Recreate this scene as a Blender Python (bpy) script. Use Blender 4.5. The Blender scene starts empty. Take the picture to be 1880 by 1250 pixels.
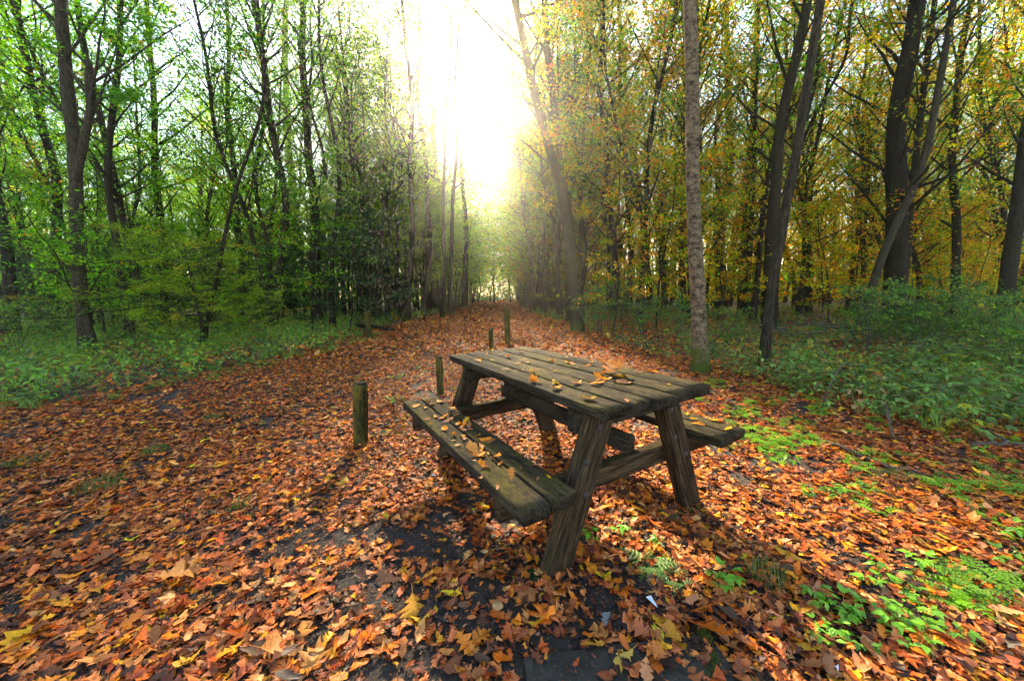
import bpy, bmesh, math, time
import numpy as np
from mathutils import Matrix, Vector
T0 = time.time()
SC = bpy.context.scene
COL = SC.collection
PI = math.pi
# ------------------------------------------------------------------ camera
F_PX, PITCH, ROLL, CAM_H = 667.8, 0.1244, 0.0153, 1.2046
cam_data = bpy.data.cameras.new('camera')
cam_data.sensor_width = 36.0
cam_data.lens = 36.0 * F_PX / 1880.0
cam_data.clip_start = 0.05
cam_data.clip_end = 600.0
cam = bpy.data.objects.new('camera', cam_data)
COL.objects.link(cam)
cam.matrix_world = (Matrix.Translation((0, 0, CAM_H)) @ Matrix.Rotation(PI / 2 - PITCH, 4, 'X')
                    @ Matrix.Rotation(-ROLL, 4, 'Z'))
SC.camera = cam

def ray(u, v):
    x = (u - 940) / F_PX; y = -(v - 625) / F_PX
    c, s = math.cos(ROLL), math.sin(ROLL)
    x, y = x * c + y * s, -x * s + y * c
    c, s = math.cos(PITCH), math.sin(PITCH)
    return np.array([x, c + y * s, y * c - s])

def gp(u, v, z=0.0):                       # photograph point on the plane of height z
    d = ray(u, v); t = (z - CAM_H) / d[2]
    return np.array([d[0] * t, d[1] * t, z])

def at(u, v, Y):                           # photograph point at depth Y
    d = ray(u, v); t = Y / d[1]
    return np.array([d[0] * t, Y, CAM_H + d[2] * t])

# ------------------------------------------------------------------ light
sd = ray(838, 175); sd /= np.linalg.norm(sd)
SUN_EL = math.asin(sd[2]); SUN_AZ = math.atan2(sd[0], sd[1])
world = bpy.data.worlds.new('World'); SC.world = world
world.use_nodes = True
wn = world.node_tree.nodes; wl = world.node_tree.links
sky = wn.new('ShaderNodeTexSky'); sky.sky_type = 'NISHITA'
sky.sun_disc = False
sky.sun_elevation = SUN_EL; sky.sun_rotation = SUN_AZ
sky.air_density = 1.0; sky.dust_density = 0.6; sky.ozone_density = 2.0
wn['Background'].inputs['Strength'].default_value = 0.11
wl.new(sky.outputs[0], wn['Background'].inputs['Color'])
sun = bpy.data.lights.new('sun', 'SUN')
sun.energy = 4.6; sun.angle = math.radians(2.0); sun.color = (1.0, 0.90, 0.72)
suno = bpy.data.objects.new('sun', sun); COL.objects.link(suno)
suno.rotation_euler = Vector(tuple(sd)).to_track_quat('Z', 'Y').to_euler()
SC.view_settings.view_transform = 'Standard'
SC.view_settings.look = 'None'
SC.view_settings.exposure = 2.8
SC.view_settings.use_white_balance = True
SC.view_settings.white_balance_temperature = 7700
SC.view_settings.gamma = 1.0
cy = SC.cycles
cy.max_bounces = 7; cy.diffuse_bounces = 5; cy.glossy_bounces = 2
cy.transmission_bounces = 3; cy.transparent_max_bounces = 4; cy.volume_bounces = 0
cy.sample_clamp_indirect = 4.0
cy.use_adaptive_sampling = True; cy.adaptive_threshold = 0.03
try:
    cy.use_denoising = True; cy.denoiser = 'OPENIMAGEDENOISE'
except Exception:
    pass
SC.render.use_persistent_data = False

# ------------------------------------------------------------------ helpers
def rs(seed): return np.random.RandomState(seed)

def mesh(name, V, F, col=None, smooth=False, mats=(), midx=None):
    """V (n,3); F = list of face index arrays, each (m,k)."""
    me = bpy.data.meshes.new(name)
    V = np.asarray(V, np.float32)
    Fs = [np.asarray(f, np.int32) for f in (F if isinstance(F, (list, tuple)) else [F]) if len(f)]
    me.vertices.add(len(V)); me.vertices.foreach_set('co', V.ravel())
    nl = sum(f.size for f in Fs); nf = sum(len(f) for f in Fs)
    me.loops.add(nl); me.polygons.add(nf)
    me.loops.foreach_set('vertex_index', np.concatenate([f.ravel() for f in Fs]))
    st, o = [], 0
    for f in Fs:
        st.append(o + np.arange(len(f), dtype=np.int32) * f.shape[1]); o += f.size
    me.polygons.foreach_set('loop_start', np.concatenate(st))
    if midx is not None: me.polygons.foreach_set('material_index', np.asarray(midx, np.int32))
    if smooth: me.polygons.foreach_set('use_smooth', np.ones(nf, bool))
    for m in mats: me.materials.append(m)
    me.update(calc_edges=True)
    if col is not None:
        a = me.attributes.new('col', 'FLOAT_COLOR', 'POINT')
        c = np.ones((len(V), 4), np.float32); c[:, :3] = col
        a.data.foreach_set('color', c.ravel())
    return me

def link(name, me, parent=None, loc=None, rot=None):
    o = bpy.data.objects.new(name, me); COL.objects.link(o)
    if parent: o.parent = parent
    if loc is not None: o.location = tuple(float(x) for x in loc)
    if rot is not None: o.rotation_euler = rot
    return o

def tag(o, label=None, cat=None, group=None, kind=None):
    if label: o['label'] = label
    if cat: o['category'] = cat
    if group: o['group'] = group
    if kind: o['kind'] = kind
    return o

def empty(name, loc, label, cat, group=None, rz=0.0):
    o = link(name, None, None, loc, (0, 0, rz))
    o.empty_display_size = 0.2
    return tag(o, label, cat, group)

class Geo:
    """collects pieces into one mesh"""
    def __init__(s): s.v = []; s.f = {}; s.c = []; s.n = 0
    def add(s, V, F, col=None):
        for f in F:
            f = np.asarray(f)
            if len(f): s.f.setdefault(f.shape[1], []).append(f + s.n)
        s.v.append(np.asarray(V, np.float32)); s.n += len(V)
        if col is not None: s.c.append(np.broadcast_to(np.asarray(col, np.float32), (len(V), 3)))
    def mesh(s, name, mat, smooth=False):
        F = [np.concatenate(x) for x in s.f.values()]
        return mesh(name, np.concatenate(s.v), F, np.concatenate(s.c) if s.c else None, smooth, [mat])

def tube(P, R, sides=6, cap=True, rough=0.0, rng=None):
    P = np.asarray(P, float); R = np.asarray(R, float); n = len(P)
    T = np.gradient(P, axis=0); T /= np.linalg.norm(T, axis=1)[:, None] + 1e-9
    ref = np.array([0, 0, 1.]) if abs(T[0][2]) < .7 else np.array([1., 0, 0])
    U = np.cross(ref, T); U /= np.linalg.norm(U, axis=1)[:, None] + 1e-9
    W = np.cross(T, U)
    a = np.arange(sides) * 2 * PI / sides
    rr = R[:, None] * np.ones(sides)
    if rough and rng is not None: rr = rr * (1 + rough * rng.randn(n, sides))
    V = P[:, None, :] + rr[..., None] * (np.cos(a)[None, :, None] * U[:, None, :] + np.sin(a)[None, :, None] * W[:, None, :])
    i = np.arange(n - 1)[:, None] * sides; j = np.arange(sides)[None, :]; k = (j + 1) % sides
    Q = np.stack([i + j, i + k, i + sides + k, i + sides + j], -1).reshape(-1, 4)
    V = V.reshape(-1, 3); F = [Q]
    if cap:
        V = np.r_[V, P[:1], P[-1:]]
        b = len(V) - 2; j = np.arange(sides); k = (j + 1) % sides; e = (n - 1) * sides
        F.append(np.r_[np.stack([np.full(sides, b), k, j], -1), np.stack([np.full(sides, b + 1), e + j, e + k], -1)])
    return V, F

def rots(yaw, tilt, ax):
    """tilt about a horizontal axis of azimuth ax, after a turn yaw about z; arrays of n"""
    c, s = np.cos(yaw), np.sin(yaw); z = np.zeros_like(c); o = np.ones_like(c)
    Rz = np.stack([np.stack([c, -s, z], -1), np.stack([s, c, z], -1), np.stack([z, z, o], -1)], -2)
    kx, ky = np.cos(ax), np.sin(ax); C, S = np.cos(tilt), np.sin(tilt); v = 1 - C
    Rt = np.stack([np.stack([C + kx * kx * v, kx * ky * v, ky * S], -1),
                   np.stack([kx * ky * v, C + ky * ky * v, -kx * S], -1),
                   np.stack([-ky * S, kx * S, C], -1)], -2)
    return Rt @ Rz

def scatter(geo, tmpl, pos, R, scale, col, shade=None):
    """copies of templates [(V, tris)] at pos, one template per copy picked at random"""
    n = len(pos); rng = rs(n + 17); pick = rng.randint(0, len(tmpl), n)
    for k, (V, Ft) in enumerate(tmpl):
        m = np.nonzero(pick == k)[0]
        if not len(m): continue
        W = np.einsum('nij,vj->nvi', R[m], V) * scale[m][:, None, None] + pos[m][:, None, :]
        F = Ft[None] + (np.arange(len(m)) * len(V))[:, None, None]
        geo.add(W.reshape(-1, 3), [F.reshape(-1, Ft.shape[1])], np.repeat(col[m], len(V), 0))

# value noise in the plane, used to place things in patches
_G = rs(5).rand(64, 64)
def vnoise(x, y):
    xi = np.floor(x).astype(int); yi = np.floor(y).astype(int); fx = x - xi; fy = y - yi
    fx = fx * fx * (3 - 2 * fx); fy = fy * fy * (3 - 2 * fy)
    g = lambda a, b: _G[a % 64, b % 64]
    return (g(xi, yi) * (1 - fx) + g(xi + 1, yi) * fx) * (1 - fy) + (g(xi, yi + 1) * (1 - fx) + g(xi + 1, yi + 1) * fx) * fy

# ------------------------------------------------------------------ materials
def mat(name):
    m = bpy.data.materials.new(name); m.use_nodes = True
    nt = m.node_tree; nt.nodes.clear()
    return m, nt, nt.nodes, nt.links

def N(nt, t, **kw):
    n = nt.nodes.new(t)
    for k, v in kw.items():
        if k in n.inputs: n.inputs[k].default_value = v
        else: setattr(n, k, v)
    return n

def noise(nt, vec, scale, detail=5, rough=.6, sx=1, sy=1, sz=1):
    mp = N(nt, 'ShaderNodeMapping'); mp.inputs['Scale'].default_value = (sx, sy, sz)
    nt.links.new(vec, mp.inputs['Vector'])
    n = N(nt, 'ShaderNodeTexNoise'); n.inputs['Scale'].default_value = scale
    n.inputs['Detail'].default_value = detail; n.inputs['Roughness'].default_value = rough
    nt.links.new(mp.outputs[0], n.inputs['Vector'])
    return n.outputs['Fac']

def ramp(nt, fac, stops):
    r = N(nt, 'ShaderNodeValToRGB'); e = r.color_ramp.elements
    while len(e) < len(stops): e.new(0.5)
    for x, (p, c) in zip(e, stops): x.position = p; x.color = (*c, 1)
    nt.links.new(fac, r.inputs[0]); return r.outputs[0]

def mix(nt, fac, a, b, mode='MIX'):
    m = N(nt, 'ShaderNodeMix'); m.data_type = 'RGBA'; m.blend_type = mode
    for i, x in ((0, fac), (6, a), (7, b)):
        if isinstance(x, (int, float)): m.inputs[i].default_value = x
        elif isinstance(x, tuple): m.inputs[i].default_value = (*x, 1)
        else: nt.links.new(x, m.inputs[i])
    return m.outputs[2]

def math_(nt, op, a, b=0.0, clamp=False):
    m = N(nt, 'ShaderNodeMath'); m.operation = op; m.use_clamp = clamp
    for i, x in ((0, a), (1, b)):
        if isinstance(x, (int, float)): m.inputs[i].default_value = x
        else: nt.links.new(x, m.inputs[i])
    return m.outputs[0]

def leaf_material(name, trans=.45, gloss=.06, rough=.45, source='attr', vein=False):
    m, nt, n, l = mat(name)
    if source == 'attr':
        c = N(nt, 'ShaderNodeAttribute'); c.attribute_name = 'col'; col = c.outputs['Color']
    else:
        c = N(nt, 'ShaderNodeObjectInfo'); col = c.outputs['Color']
    tc = N(nt, 'ShaderNodeTexCoord')
    if vein:
        f = noise(nt, tc.outputs['Object'], 34, 4, .65)
        col = mix(nt, 1.0, col, ramp(nt, f, [(.30, (.45, .40, .38)), (.5, (1, 1, 1)), (.72, (1.35, 1.3, 1.1))]), 'MULTIPLY')
    d = N(nt, 'ShaderNodeBsdfDiffuse'); t = N(nt, 'ShaderNodeBsdfTranslucent'); g = N(nt, 'ShaderNodeBsdfGlossy')
    g.inputs['Roughness'].default_value = rough
    l.new(col, d.inputs['Color'])
    tcol = mix(nt, 1.0, col, (1.25, 1.2, .7), 'MULTIPLY')
    l.new(tcol, t.inputs['Color'])
    a = N(nt, 'ShaderNodeMixShader'); a.inputs[0].default_value = trans
    l.new(d.outputs[0], a.inputs[1]); l.new(t.outputs[0], a.inputs[2])
    b = N(nt, 'ShaderNodeMixShader'); b.inputs[0].default_value = gloss
    l.new(a.outputs[0], b.inputs[1]); l.new(g.outputs[0], b.inputs[2])
    o = N(nt, 'ShaderNodeOutputMaterial'); l.new(b.outputs[0], o.inputs[0])
    return m

def bark_material(name, dark, light, moss_h=0.6, birch=False, ridge=30):
    m, nt, n, l = mat(name)
    tc = N(nt, 'ShaderNodeTexCoord'); vec = tc.outputs['Object']
    oi = N(nt, 'ShaderNodeObjectInfo')
    if birch:
        f = noise(nt, vec, 4.5, 8, .78, 2.6, 2.6, 3.2)
        base = ramp(nt, f, [(.36, dark), (.45, tuple(.4 * x for x in light)), (.54, light), (.70, tuple(1.5 * x for x in light))])
        f2 = noise(nt, vec, 3.2, 5, .65, 1.6, 1.6, 5)
        base = mix(nt, ramp(nt, f2, [(.33, (1, 1, 1)), (.41, (0, 0, 0))]), base, (.02, .016, .013))
    else:
        f = noise(nt, vec, ridge, 7, .75, 1, 1, .24)
        base = ramp(nt, f, [(.40, dark), (.52, tuple(.5 * (a_ + b_) for a_, b_ in zip(dark, light))), (.62, light)])
        f2 = noise(nt, vec, 2.0, 4, .6, 1, 1, .5)
        base = mix(nt, ramp(nt, f2, [(.45, (0, 0, 0)), (.7, (.6, .6, .6))]), base, (.024, .028, .012))
    base = mix(nt, 1.0, base, ramp(nt, oi.outputs['Random'], [(0, (.75, .72, .7)), (1, (1.2, 1.15, 1.05))]), 'MULTIPLY')
    if moss_h > 0:
        sp = N(nt, 'ShaderNodeSeparateXYZ'); l.new(vec, sp.inputs[0])
        h = math_(nt, 'MULTIPLY', sp.outputs[2], 1.0 / moss_h)
        k = math_(nt, 'SUBTRACT', math_(nt, 'ADD', math_(nt, 'MULTIPLY', noise(nt, vec, 6, 6, .75), 1.8), -.05), h)
        k = ramp(nt, k, [(.42, (0, 0, 0)), (.62, (.9, .9, .9))])
        base = mix(nt, k, base, (.05, .07, .008))
    p = N(nt, 'ShaderNodeBsdfPrincipled'); l.new(base, p.inputs['Base Color'])
    p.inputs['Roughness'].default_value = .9; p.inputs['Specular IOR Level'].default_value = .08
    bp = N(nt, 'ShaderNodeBump'); bp.inputs['Strength'].default_value = .9; bp.inputs['Distance'].default_value = .03
    l.new(f, bp.inputs['Height']); l.new(bp.outputs[0], p.inputs['Normal'])
    o = N(nt, 'ShaderNodeOutputMaterial'); l.new(p.outputs[0], o.inputs[0])
    return m

def wood_material(name, dark, light, top_moss=0.0, side_moss=0.0):
    """weathered timber, the grain along local X"""
    m, nt, n, l = mat(name)
    tc = N(nt, 'ShaderNodeTexCoord'); gm = N(nt, 'ShaderNodeNewGeometry'); oi = N(nt, 'ShaderNodeObjectInfo')
    off = N(nt, 'ShaderNodeVectorMath'); off.operation = 'ADD'
    cmb = N(nt, 'ShaderNodeCombineXYZ')
    rnd = math_(nt, 'MULTIPLY', math_(nt, 'ADD', gm.outputs['Random Per Island'], oi.outputs['Random']), 9.0)
    l.new(rnd, cmb.inputs[0]); l.new(rnd, cmb.inputs[1]); l.new(rnd, cmb.inputs[2])
    l.new(tc.outputs['Object'], off.inputs[0]); l.new(cmb.outputs[0], off.inputs[1])
    vec = off.outputs[0]
    fine = noise(nt, vec, 150, 5, .72, .045, 1, 1)
    mid = noise(nt, vec, 14, 5, .65, .12, 1, 1)
    blot = noise(nt, vec, 5, 5, .65, .6, 1, 1)
    base = ramp(nt, fine, [(.38, dark), (.5, tuple(.45 * (a + b) for a, b in zip(dark, light))), (.58, light), (.70, tuple(1.7 * b for b in light))])
    base = mix(nt, ramp(nt, mid, [(.34, (.75, .75, .75)), (.52, (0, 0, 0))]), base, tuple(.35 * x for x in dark))
    base = mix(nt, ramp(nt, blot, [(.5, (0, 0, 0)), (.75, (.3, .3, .3))]), base, (.05, .042, .034))
    crack = noise(nt, vec, 40, 4, .6, .04, 1, 1)
    base = mix(nt, ramp(nt, crack, [(.34, (1, 1, 1)), (.40, (0, 0, 0))]), base, (.005, .004, .003))
    if top_moss or side_moss:
        sp = N(nt, 'ShaderNodeSeparateXYZ'); l.new(gm.outputs['Normal'], sp.inputs[0])
        up = math_(nt, 'MAXIMUM', sp.outputs[2], 0.0)
        amt = math_(nt, 'ADD', math_(nt, 'MULTIPLY', up, top_moss), side_moss)
        nz = noise(nt, vec, 9, 7, .75, .4, 1, 1); nz2 = noise(nt, vec, 80, 3, .6, .3, 1, 1)
        k = math_(nt, 'MULTIPLY', ramp(nt, math_(nt, 'ADD', nz, math_(nt, 'MULTIPLY', nz2, .45)), [(.66, (0, 0, 0)), (.82, (1, 1, 1))]), amt, True)
        mossc = ramp(nt, noise(nt, vec, 6, 3, .6), [(.35, (.085, .068, .018)), (.6, (.125, .092, .014)), (.75, (.18, .135, .02))])
        base = mix(nt, k, base, mossc)
    p = N(nt, 'ShaderNodeBsdfPrincipled'); l.new(base, p.inputs['Base Color'])
    p.inputs['Roughness'].default_value = .85; p.inputs['Specular IOR Level'].default_value = .04
    bp = N(nt, 'ShaderNodeBump'); bp.inputs['Strength'].default_value = .8; bp.inputs['Distance'].default_value = .006
    hh = math_(nt, 'ADD', fine, math_(nt, 'MULTIPLY', mid, 1.5))
    l.new(hh, bp.inputs['Height']); l.new(bp.outputs[0], p.inputs['Normal'])
    o = N(nt, 'ShaderNodeOutputMaterial'); l.new(p.outputs[0], o.inputs[0])
    return m

def ground_material(name, stops, bump=.03):
    m, nt, n, l = mat(name)
    tc = N(nt, 'ShaderNodeTexCoord'); vec = tc.outputs['Object']
    a = noise(nt, vec, 3.0, 8, .7); b = noise(nt, vec, 45, 6, .75)
    f = math_(nt, 'ADD', math_(nt, 'MULTIPLY', a, .55), math_(nt, 'MULTIPLY', b, .45))
    base = ramp(nt, f, stops)
    v = N(nt, 'ShaderNodeTexVoronoi'); v.inputs['Scale'].default_value = 70; l.new(vec, v.inputs['Vector'])
    base = mix(nt, ramp(nt, v.outputs['Distance'], [(.10, (.5, .5, .5)), (.2, (0, 0, 0))]), base, (.16, .145, .13))
    p = N(nt, 'ShaderNodeBsdfPrincipled'); l.new(base, p.inputs['Base Color'])
    p.inputs['Roughness'].default_value = .8; p.inputs['Specular IOR Level'].default_value = .3
    bp = N(nt, 'ShaderNodeBump'); bp.inputs['Strength'].default_value = 1; bp.inputs['Distance'].default_value = bump
    l.new(f, bp.inputs['Height']); l.new(bp.outputs[0], p.inputs['Normal'])
    o = N(nt, 'ShaderNodeOutputMaterial'); l.new(p.outputs[0], o.inputs[0])
    return m

def plain(name, c, rough=.6):
    m, nt, n, l = mat(name)
    tc = N(nt, 'ShaderNodeTexCoord')
    f = noise(nt, tc.outputs['Object'], 30, 4, .6)
    col = ramp(nt, f, [(.3, tuple(.65 * x for x in c)), (.7, tuple(min(1, 1.15 * x) for x in c))])
    p = N(nt, 'ShaderNodeBsdfPrincipled'); l.new(col, p.inputs['Base Color']); p.inputs['Roughness'].default_value = rough
    o = N(nt, 'ShaderNodeOutputMaterial'); l.new(p.outputs[0], o.inputs[0])
    return m

M_LEAF = leaf_material('tree_leaf', .58, .02, .5)
M_UNDER = leaf_material('undergrowth_leaf', .35, .035, .5)
M_LITTER = leaf_material('litter_leaf', .10, .022, .5, vein=True)
M_FALLEN = leaf_material('fallen_leaf', .12, .025, .5, source='object', vein=True)
M_BARK = bark_material('dark_bark', (.007, .0055, .004), (.042, .031, .021), .45)
M_BARK_GREY = bark_material('grey_bark', (.014, .011, .008), (.075, .058, .040), .7)
M_BARK_BROWN = bark_material('brown_bark', (.006, .0045, .0035), (.030, .021, .014), 0)
M_BIRCH = bark_material('birch_bark', (.012, .009, .006), (.135, .098, .066), 1.1, True)
M_WOOD = wood_material('weathered_timber', (.008, .006, .0045), (.058, .043, .029), .55, .03)
M_LEGWOOD = wood_material('brown_timber', (.010, .0065, .004), (.090, .055, .030), .3, .0)
M_DARKWOOD = wood_material('dark_timber', (.010, .008, .006), (.055, .042, .030), .3, .03)
M_POST = wood_material('algae_timber', (.011, .011, .005), (.066, .060, .020), .6, .72)
M_IRON = plain('rusted_iron', (.03, .022, .018), .7)
M_TWIG = plain('twig_bark', (.075, .052, .035), .8)
M_STEM = plain('green_stem', (.10, .115, .03), .6)
M_PAPER = plain('white_paper', (.75, .77, .82), .6)
M_FUNGUS = plain('tan_fungus', (.42, .22, .08), .6)
M_MOSS = plain('green_moss', (.11, .14, .012), .9)

# ------------------------------------------------------------------ ground
PATH_L = np.array([gp(*q)[:2] for q in [(0, 745), (150, 735), (300, 703), (450, 672), (600, 638), (700, 604), (790, 579), (850, 561), (886, 553), (898, 547)]])
PATH_R = np.array([gp(*q)[:2] for q in [(1400, 715), (1250, 682), (1130, 645), (1050, 606), (992, 585), (952, 566), (938, 551)]])
def path_left(y):  return np.interp(y, np.r_[0, PATH_L[:, 1], 220], np.r_[PATH_L[0, 0] - .4, PATH_L[:, 0], PATH_L[-1, 0] - 3])
def path_right(y): return np.interp(y, np.r_[0, PATH_R[:, 1], 220], np.r_[PATH_R[0, 0] + .5, PATH_R[:, 0], PATH_R[-1, 0] - 3])
SOIL = [(.38, (.010, .007, .005)), (.5, (.040, .028, .020)), (.62, (.060, .044, .032))]
FOREST = [(.35, (.012, .009, .006)), (.5, (.05, .032, .018)), (.65, (.11, .062, .03))]
M_SOIL = ground_material('path_soil', SOIL, .03)
M_FLOOR = ground_material('forest_floor', FOREST, .05)
g = link('ground', mesh('ground', [(-160, -25, 0), (160, -25, 0), (160, 220, 0), (-160, 220, 0)], [np.array([[0, 1, 2, 3]])], mats=[M_FLOOR]))
tag(g, kind='structure')
ys = np.r_[np.linspace(-6, 12, 19), np.linspace(14, 80, 18)]
L = np.stack([path_left(ys), ys, np.full(len(ys), .004)], -1); R = np.stack([path_right(ys), ys, np.full(len(ys), .004)], -1)
V = np.r_[L, R]; k = np.arange(len(ys) - 1); n_ = len(ys)
o = link('path', mesh('path', V, [np.stack([k, k + n_, k + n_ + 1, k + 1], -1)], mats=[M_SOIL])); tag(o, kind='structure')

# ------------------------------------------------------------------ picnic table
TX, TY, TROT = 0.2429, 2.2759, -1.0343
TL, TW, BH, BO, BI, TILT_W = 0.83, 0.367, 0.444, 0.7466, 0.4765, 0.0102
table = empty('picnic_table', (TX, TY, 0), 'weathered mossy wooden picnic table with attached benches, scattered with fallen leaves', 'picnic table', rz=TROT)

def plank(geo, x0, x1, y0, y1, z0, z1, rng, bev=.008, n=26, wob=.0025):
    """a worn board along X with rounded, slightly uneven edges"""
    xs = np.linspace(x0, x1, n)
    b = min(bev, (y1 - y0) * .3, (z1 - z0) * .3)
    sec = []
    for (cy_, cz_, a0) in ((y1 - b, z1 - b, 0), (y0 + b, z1 - b, 90), (y0 + b, z0 + b, 180), (y1 - b, z0 + b, 270)):
        for a in (0, 45, 90):
            t = math.radians(a0 + a); sec.append((cy_ + b * math.cos(t), cz_ + b * math.sin(t)))
    sec = np.array(sec); m = len(sec)
    V = np.zeros((n, m, 3)); V[:, :, 0] = xs[:, None]; V[:, :, 1:] = sec[None]
    lowf = np.cumsum(rng.randn(n, m, 2) * .5, 0); lowf -= np.linspace(0, 1, n)[:, None, None] * lowf[-1:]
    V[:, :, 1:] += wob * (rng.randn(n, m, 2) * .35 + lowf * .25)
    V[0, :, 0] += rng.randn(m) * .002; V[-1, :, 0] += rng.randn(m) * .002
    V[0, :, 1:] = V[0, :, 1:] * .992 + .008 * V[0, :, 1:].mean(0); V[-1, :, 1:] = V[-1, :, 1:] * .992 + .008 * V[-1, :, 1:].mean(0)
    i = np.arange(n - 1)[:, None] * m; j = np.arange(m)[None]; kk = (j + 1) % m
    Q = np.stack([i + j, i + m + j, i + m + kk, i + kk], -1).reshape(-1, 4)
    V = V.reshape(-1, 3)
    V = np.r_[V, [[x0 + .002, (y0 + y1) / 2, (z0 + z1) / 2], [x1 - .002, (y0 + y1) / 2, (z0 + z1) / 2]]]
    j = np.arange(m); kk = (j + 1) % m; e = (n - 1) * m; c0 = len(V) - 2
    T = np.r_[np.stack([np.full(m, c0), j, kk], -1), np.stack([np.full(m, c0 + 1), e + kk, e + j], -1)]
    geo.add(V, [Q, T])

rng = rs(3)
gt = Geo(); pw = 2 * TW / 5
for i in range(5):
    w0 = -TW + i * pw
    plank(gt, -TL + rng.uniform(-.004, .004), TL + (-.004, 0, .018, .0, -.004)[i], w0 + .005, w0 + pw - .005, .703 + (0, 0, -.006, 0, 0)[i], .75 + (0, .001, -.001, .001, 0)[i] + TILT_W * (w0 + pw / 2), rng, .006)
link('tabletop', gt.mesh('tabletop', M_WOOD), table)
for s in (-1, 1):
    gb = Geo(); bw = (BO - BI) / 2
    for i in range(2):
        w0 = BI + i * bw
        a, b = sorted((s * (w0 + .005), s * (w0 + bw - .005)))
        plank(gb, -.818 + rng.uniform(-.012, .012), .818 + rng.uniform(-.008, .008), a, b, BH - .052, BH + rng.uniform(-.002, .002), rng, .007, wob=.0022)
    link('seat', gb.mesh('seat', M_WOOD), table)
LEG_L, FOOT_W, TOP_W = .669, .481, .215
for sl in (-1, 1):
    for sw in (-1, 1):
        ln = math.hypot(FOOT_W - TOP_W, .70) + .03
        gl = Geo(); plank(gl, -.05, ln - .028, -.066, .066, -.034, .034, rng, .01, 16)
        lg = link('leg', gl.mesh('leg', M_LEGWOOD), table)
        f = Vector((sl * LEG_L, sw * FOOT_W, 0)); t = Vector((sl * LEG_L, sw * TOP_W, .70))
        X = (t - f).normalized(); Z = Vector((1, 0, 0)); Y = Z.cross(X)
        lg.matrix_local = Matrix.Translation(f) @ Matrix((X, Y, Z)).transposed().to_4x4()
        for d, off in ((.66, .012), (.36, -.02), (.50, .03)):
            V, F = tube([(d, off, sl * .030), (d, off, sl * .036), (d, off, sl * .040)], [.017, .017, .010], 10)
            gg = Geo(); gg.add(V, F); link('bolt', gg.mesh('bolt', M_IRON), lg)
def beam(name, x0, x1, y0, y1, z0, z1, m, along='y'):
    gb = Geo()
    if along == 'x': plank(gb, x0, x1, y0, y1, z0, z1, rng, .008, 18); return link(name, gb.mesh(name, m), table)
    plank(gb, y0, y1, -(x1 - x0) / 2, (x1 - x0) / 2, z0, z1, rng, .008, 18)
    return link(name, gb.mesh(name, m), table, ((x0 + x1) / 2, 0, 0), (0, 0, PI / 2))
for s in (-1, 1):
    a, b = sorted((s * .572, s * .633))
    beam('seat_beam', a, b, -.725, .725, BH - .157, BH - .054, M_LEGWOOD)
    beam('top_cleat', a, b, -.335, .335, .585, .700, M_DARKWOOD)
beam('centre_cleat', -.035, .03, -.32, .32, .615, .700, M_DARKWOOD)
beam('stretcher', -.70, .62, .022, .068, BH - .053, BH + .045, M_DARKWOOD, 'x')

def on_table(u, v, z):
    return gp(u, v, z)

# ------------------------------------------------------------------ posts, slab and bits
def post(u, v, h, r, lean, label, seed):
    rg = rs(seed); b = gp(u, v)
    root = empty('wooden_post', b, label, 'post', 'short wooden posts around the picnic place')
    n = 12; zs = np.r_[-.1, np.linspace(0, h - .012, n), h]
    P = np.stack([lean * zs, rg.randn(len(zs)) * .002, zs], -1)
    Rr = np.r_[r, np.full(n, r), r * .86] * (1 + .03 * rg.randn(len(zs)))
    V, F = tube(P, Rr, 14, True, .025, rg)
    # local X is the grain: build lying along X and stand it up
    V2 = np.stack([V[:, 2], V[:, 1], -V[:, 0]], -1)
    gg = Geo(); gg.add(V2, F)
    o = link('shaft', gg.mesh('shaft', M_POST), root, None, (0, -PI / 2, 0))
    cr = Geo(); V, F = tube([(lean * (h - .004), 0, h - .004), (lean * h, 0, h + .006), (lean * h, 0, h + .010)], [r * .9, r * .88, r * .7], 14, True, .05, rg); cr.add(V, F)
    link('top', cr.mesh('top', M_DARKWOOD), root)
post(663, 815, .515, .058, .05, 'moss streaked wooden post leaning beside the near bench', 1)
post(809, 726, .475, .042, .0, 'green wooden post standing just behind the far bench end', 2)
post(902, 642, .48, .052, .0, 'short thin mossy post behind the far table edge', 3)
post(932, 632, .90, .072, -.005, 'tall mossy post on the path beyond the table', 4)
post(678, 622, .80, .085, -.03, 'dark brown post at the edge of the undergrowth beside a fallen log', 5)

def log(P, r, label, seed, m=M_TWIG, name='fallen_log', cat='log', group=None, sides=9):
    rg = rs(seed); P = np.array(P, float); b = P[0].copy(); b[2] = 0
    s = np.linspace(0, 1, 14); Q = np.stack([np.interp(s, np.linspace(0, 1, len(P)), P[:, i]) for i in range(3)], -1) - b
    Q[:, 2] += rg.randn(14) * r * .12; Q[:, 1] += rg.randn(14) * r * .2
    V, F = tube(Q, np.linspace(r, r * .75, 14), sides, True, .06, rg); gg = Geo(); gg.add(V, F)
    return tag(link(name, gg.mesh(name, m), None, b), label, cat, group)
a, b = gp(648, 612), gp(716, 612); log([a + [0, .3, .25], b + [0, .5, .09]], .075, 'short dark fallen log lying behind a post at the verge', 8, M_BARK_BROWN)

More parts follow.
